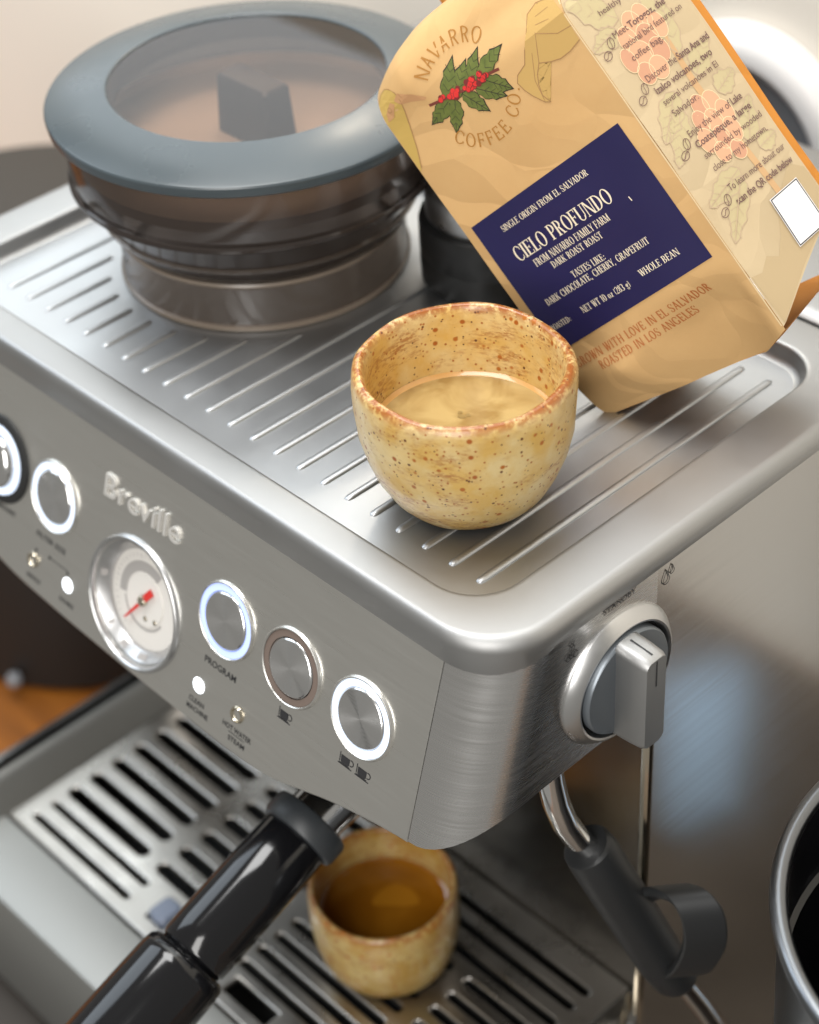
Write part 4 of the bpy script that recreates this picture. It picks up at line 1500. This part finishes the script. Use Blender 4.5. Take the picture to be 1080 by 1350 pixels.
printed(stroke(bd[:-1], .3) + stroke(circ2(-31.4, 69.2, .8, n=12), .25), 'printed_bird_lines', 'fade_leaf_line', F, .2, False)
# light worn ridge of the front crease
printed(stroke([(38.3, vv) for vv in range(-53, 72, 4)], .45), 'crease_wear', 'fold_light', F, .16, False)

# gusset print: leaves, coffee cherries, hill, text
def gp(polys, nm, ma_, off=.12, sub=True, vf=None):
    polys = [[(min(max(p[0], .2), GD - .3), p[1]) for p in q] for q in polys] if polys else polys
    return printed(polys, nm, ma_, G, off, sub, None, vf)
gleaves = [((15, 49), (1, 62), 5.5), ((12, 47), (0.5, 45), 4.2), ((22, 33), (33, 58), 4.5), ((26, 30), (32, 50), 3.6), ((17, 22), (2.5, 11), 5.2), ((15, 17), (1.5, 3), 4.6), ((27, 22), (38, 30), 4.6), ((30, 14), (39.4, 17), 4.4),
           ((20, -8), (3, -12), 4.6), ((19, -10), (3, -25), 4.4), ((29, -4), (39, 8), 4.2), ((31, -7), (39.4, -6), 3.8)]
for b_, t_, w_ in gleaves:
    pl = leaf(b_, t_, w_, 10)
    o_ = gp([pl], 'gusset_leaf', 'gusset_leaf', .10)
    ve = stroke(pl + pl[:1], .28) + stroke([b_, t_], .28)
    for k in (.25, .45, .65, .8):
        cxx, cyy = b_[0] + (t_[0] - b_[0]) * k, b_[1] + (t_[1] - b_[1]) * k
        for s_ in (-1, 1):
            ve += stroke([(cxx, cyy), (cxx + (t_[0] - b_[0]) * .1 - s_ * (t_[1] - b_[1]) * .11, cyy + (t_[1] - b_[1]) * .1 + s_ * (t_[0] - b_[0]) * .11)], .16)
    ve = [[(min(max(p[0], .2), GD - .3), p[1]) for p in q] for q in ve]
    printed(ve, 'leaf_outline', 'gusset_leaf_line', G, .17, False, o_)
gp([[(25, 42), (26.2, 42), (26.0, 20), (27, 0), (28.5, -24), (26.4, -24), (24.6, 0), (23.6, 20)]], 'gusset_stem', 'gusset_stem', .14)
for j, (cx, cy, rx, ry, dk) in enumerate([(18, 45, 3.6, 4.6, 0), (22.5, 45.5, 3.2, 4.4, 0), (13.5, 42, 3.4, 4.6, 0), (20, 39.5, 3.8, 4.6, 1), (25.5, 41, 3.0, 4.4, 0), (14.5, 36.5, 4.2, 4.4, 0), (21, 34.5, 3.4, 4.2, 1), (9.6, 37, 2.6, 4.0, 1), (12.4, 31, 3.2, 3.6, 1), (17.4, 30.4, 3.4, 3.8, 0),
                                          (21.5, 13.6, 3.0, 4.2, 1), (26, 12.6, 3.2, 4.0, 0), (18.4, 10, 2.8, 3.6, 1), (22.8, 7.6, 3.2, 4.2, 0), (28, 8, 3.0, 4.2, 0), (16.2, 4.2, 3.2, 4.2, 0), (21.6, 2.4, 3.0, 3.8, 1), (26.6, 2.4, 3.0, 4.2, 0), (18.6, -1.2, 2.8, 3.4, 0), (24, -3.4, 2.8, 3.2, 1)]):
    ci = circ2(cx, cy, rx, n=18, ry=ry)
    o_ = gp([ci[:-1]], 'gusset_cherry', 'gusset_berry_dark' if dk else 'gusset_berry', .18 + .004 * j)
    printed(stroke(ci, .22), 'cherry_outline', 'fold_light', G, .19 + .004 * j, False, o_)
gp([[(.6, -36), (5, -37), (10, -34), (14, -36.5), (19, -32), (24, -24), (30, -20), (36, -16), (40.4, -20), (40.4, -33), (30, -39), (20, -43.5), (10, -48.5), (1, -53)]], 'printed_hill', 'hill_print', .09)
for t1, t2, x0, x1, y, cap in (("healthy", None, 9.9, 19.5, 52.6, 2.3), ("Meet ", "Torogoz, the", 9.7, 32.4, 44.7, 2.6), ("national bird featured on", None, 10.5, 36.3, 40.5, 2.6), ("coffee bag.", None, 10.7, 24, 36.2, 2.6),
                               ("Discover the ", "Santa Ana and", 10.7, 38.4, 28.6, 2.8), ("", "Izalco volcanoes, two", 11, 36, 24.1, 2.8), ("several volcanoes in El", None, 10.9, 35.4, 20.1, 2.6), ("Salvador.", None, 11.4, 22.9, 15.8, 2.7),
                               ("Enjoy the view of ", "Lake", 11.5, 36.2, 8.1, 2.8), ("", "Coatepeque, a large", 11.5, 37, 4.1, 2.8), ("surrounded by wooded", None, 11.8, 38.4, .1, 2.6), ("close to my hometown.", None, 11.9, 37.2, -4.4, 2.7),
                               ("To learn more about our", None, 12.5, 38.6, -12.0, 2.8), ("", "scan the QR code below", 12.2, 38.2, -16.6, 2.8)):
    full = t1 + (t2 or "")
    n1 = len(t1) / len(full)
    xm = x0 + (x1 - x0) * n1
    if t1:
        gp(None, 'gusset_lettering', 'gusset_ink', .34, vf=fit_text(t1.strip(), x0, xm - (.6 if t2 else 0), y, cap * .84))
    if t2:
        gp(None, 'gusset_lettering', 'gusset_ink', .34, vf=fit_text(t2, xm, x1, y, cap * .84, bold=.018))
for x, y, a_ in ((7.5, 44.4, 60), (4, 41.8, 20), (8.2, 27.7, 60), (5, 25.2, 20), (8.9, 7.3, 60), (6, 4.7, 20), (9.9, -13.4, 60), (6.5, -16, 20)):
    ca, sa = math.cos(math.radians(a_)), math.sin(math.radians(a_))
    pts_ = [(x + (p[0] * ca - p[1] * sa), y + (p[0] * sa + p[1] * ca)) for p in circ2(0, 0, 1.75, n=18, ry=1.25)]
    mid = [(x + (q * ca - .35 * math.sin(q * 2) * sa), y + (q * sa + .35 * math.sin(q * 2) * ca)) for q in (-1.6, -.8, 0, .8, 1.6)]
    printed(stroke(pts_, .22) + stroke(mid, .2), 'bean_icon', 'gusset_ink', G, .34, False)
st_ = printed([[(22.2, -38.4), (35.4, -38.0), (35.2, -21.0), (22.4, -21.4)]], 'blank_sticker', 'sticker_white', G, .5)
printed(stroke([(22.6, -38.0), (35.0, -37.6), (34.8, -21.4), (22.8, -21.8), (22.6, -38.0)], .35), 'sticker_border', 'print_black', G, .58, False, st_)

# ------------------------------------------------------------------ things around the machine
cn = thing('dark_canister', 'dark brown round canister standing behind the left of the machine', 'canister', (-305, 115, CZ))
mb = MB()
mb.lathe([(0, CZ + .5), (84, CZ + .5), (87, CZ + 4), (88, -112), (87, -106)], 80, c=(-305, 115, 0))
mb.build('body', 'black_matte', cn)
mb = MB()
mb.lathe([(89, -108), (89.4, -104), (88, -101), (84, -100), (0, -99.4)], 80, c=(-305, 115, 0))
mb.build('lid', 'canister_brown', cn)
mb = MB()
mb.lathe([(0, 3), (3, 2.6), (4.2, 1.2), (4.4, -2)], 28, M=Matrix.Translation((-262, 33, -318)) @ Matrix.Rotation(math.radians(70), 4, 'X'))
mb.build('latch_button', 'grey_disc', cn)

fx = thing('wall_fixture', 'white round wall fixture with grey centre behind the coffee bag', 'wall fixture', (-30, 329, -47))
WM = Matrix.Translation((-30, 329.5, -47)) @ Matrix.Rotation(math.radians(90), 4, 'X')
mb = MB()
mb.lathe([(42, 6), (42.5, 12), (46, 14.5), (51, 14.5), (56, 11.5), (58.5, 6), (59, 0)], 90, M=WM)
mb.build('white_ring', 'white_glaze', fx)
mb = MB()
mb.lathe([(0, 7), (30, 7), (42.4, 6.4), (42.6, 4)], 90, M=WM)
mb.build('grey_centre', 'grey_disc', fx)

bw = thing('steel_bin', 'round steel countertop bin with rolled rim at right edge beside the machine', 'bin', (292.6, 56, CZ))
mb = MB()
mb.lathe([(60, CZ + .5), (64, CZ + 3), (76.5, -64), (76.5, -60)], 80, c=(292.6, 56, 0))
mb.build('body', 'bowl_steel', bw)
mb = MB()
mb.lathe([(0, -240), (62, -238), (73.2, -100), (73.6, -96), (72, -95), (73.8, -94), (75.5, -64), (75.8, -60)], 80, c=(292.6, 56, 0))
mb.build('liner', 'black_plastic', bw)
mb = MB()
mb.lathe([(79.2 + 2.6 * math.cos(math.radians(a_)) - 2.6, -60 + 2.6 * math.sin(math.radians(a_))) for a_ in range(0, 361, 24)], 100, c=(292.6, 56, 0))
mb.build('rolled_rim', 'bowl_steel', bw)

mb = MB()  # unseen slab, added and shaped for the blue patch mirrored in the side
mb.add([(332, 264, CZ + 4.6), (316, 318, CZ + 4.6), (254.5, 226.5, CZ + 4.6), (264, 184.5, CZ + 4.6), (332, 264, CZ + 9), (316, 318, CZ + 9), (254.5, 226.5, CZ + 9), (264, 184.5, CZ + 9)],
       [(0, 1, 2, 3), (7, 6, 5, 4), (0, 4, 5, 1), (1, 5, 6, 2), (2, 6, 7, 3), (3, 7, 4, 0)])
tag(mb.build('reflected_slab', 'slab_blue', smooth=False, bevel=2), 'pale blue folded cloth mirrored in the machine\'s right side', 'slab')  # unseen slab, added only for its reflection

mb = MB()  # added mat, keeps bright wood out of the steel side's reflection
mb.loft([rrect(162, 760, -124, 326, 14, z=CZ + .5), rrect(162, 760, -124, 326, 14, z=CZ + 3), rrect(163, 759, -123, 325, 13, z=CZ + 4)], cap1=True)
tag(mb.build('added_side_mat', 'added_mat_brown'), 'brown mat added on the counter to dim the reflection in the side panel', 'mat')

mb = MB()  # added mat, covers the wood with a dark tone below the tray front
mb.loft([rrect(-170, 158, -132, 30, 10, z=CZ - .5), rrect(-170, 158, -132, 30, 10, z=CZ + .8), rrect(-169, 157, -131, 29, 9, z=CZ + 1.6)], cap1=True)
tag(mb.build('added_front_mat', 'added_mat_dark'), 'thin dark mat added under the front of the machine to darken the corner', 'mat')
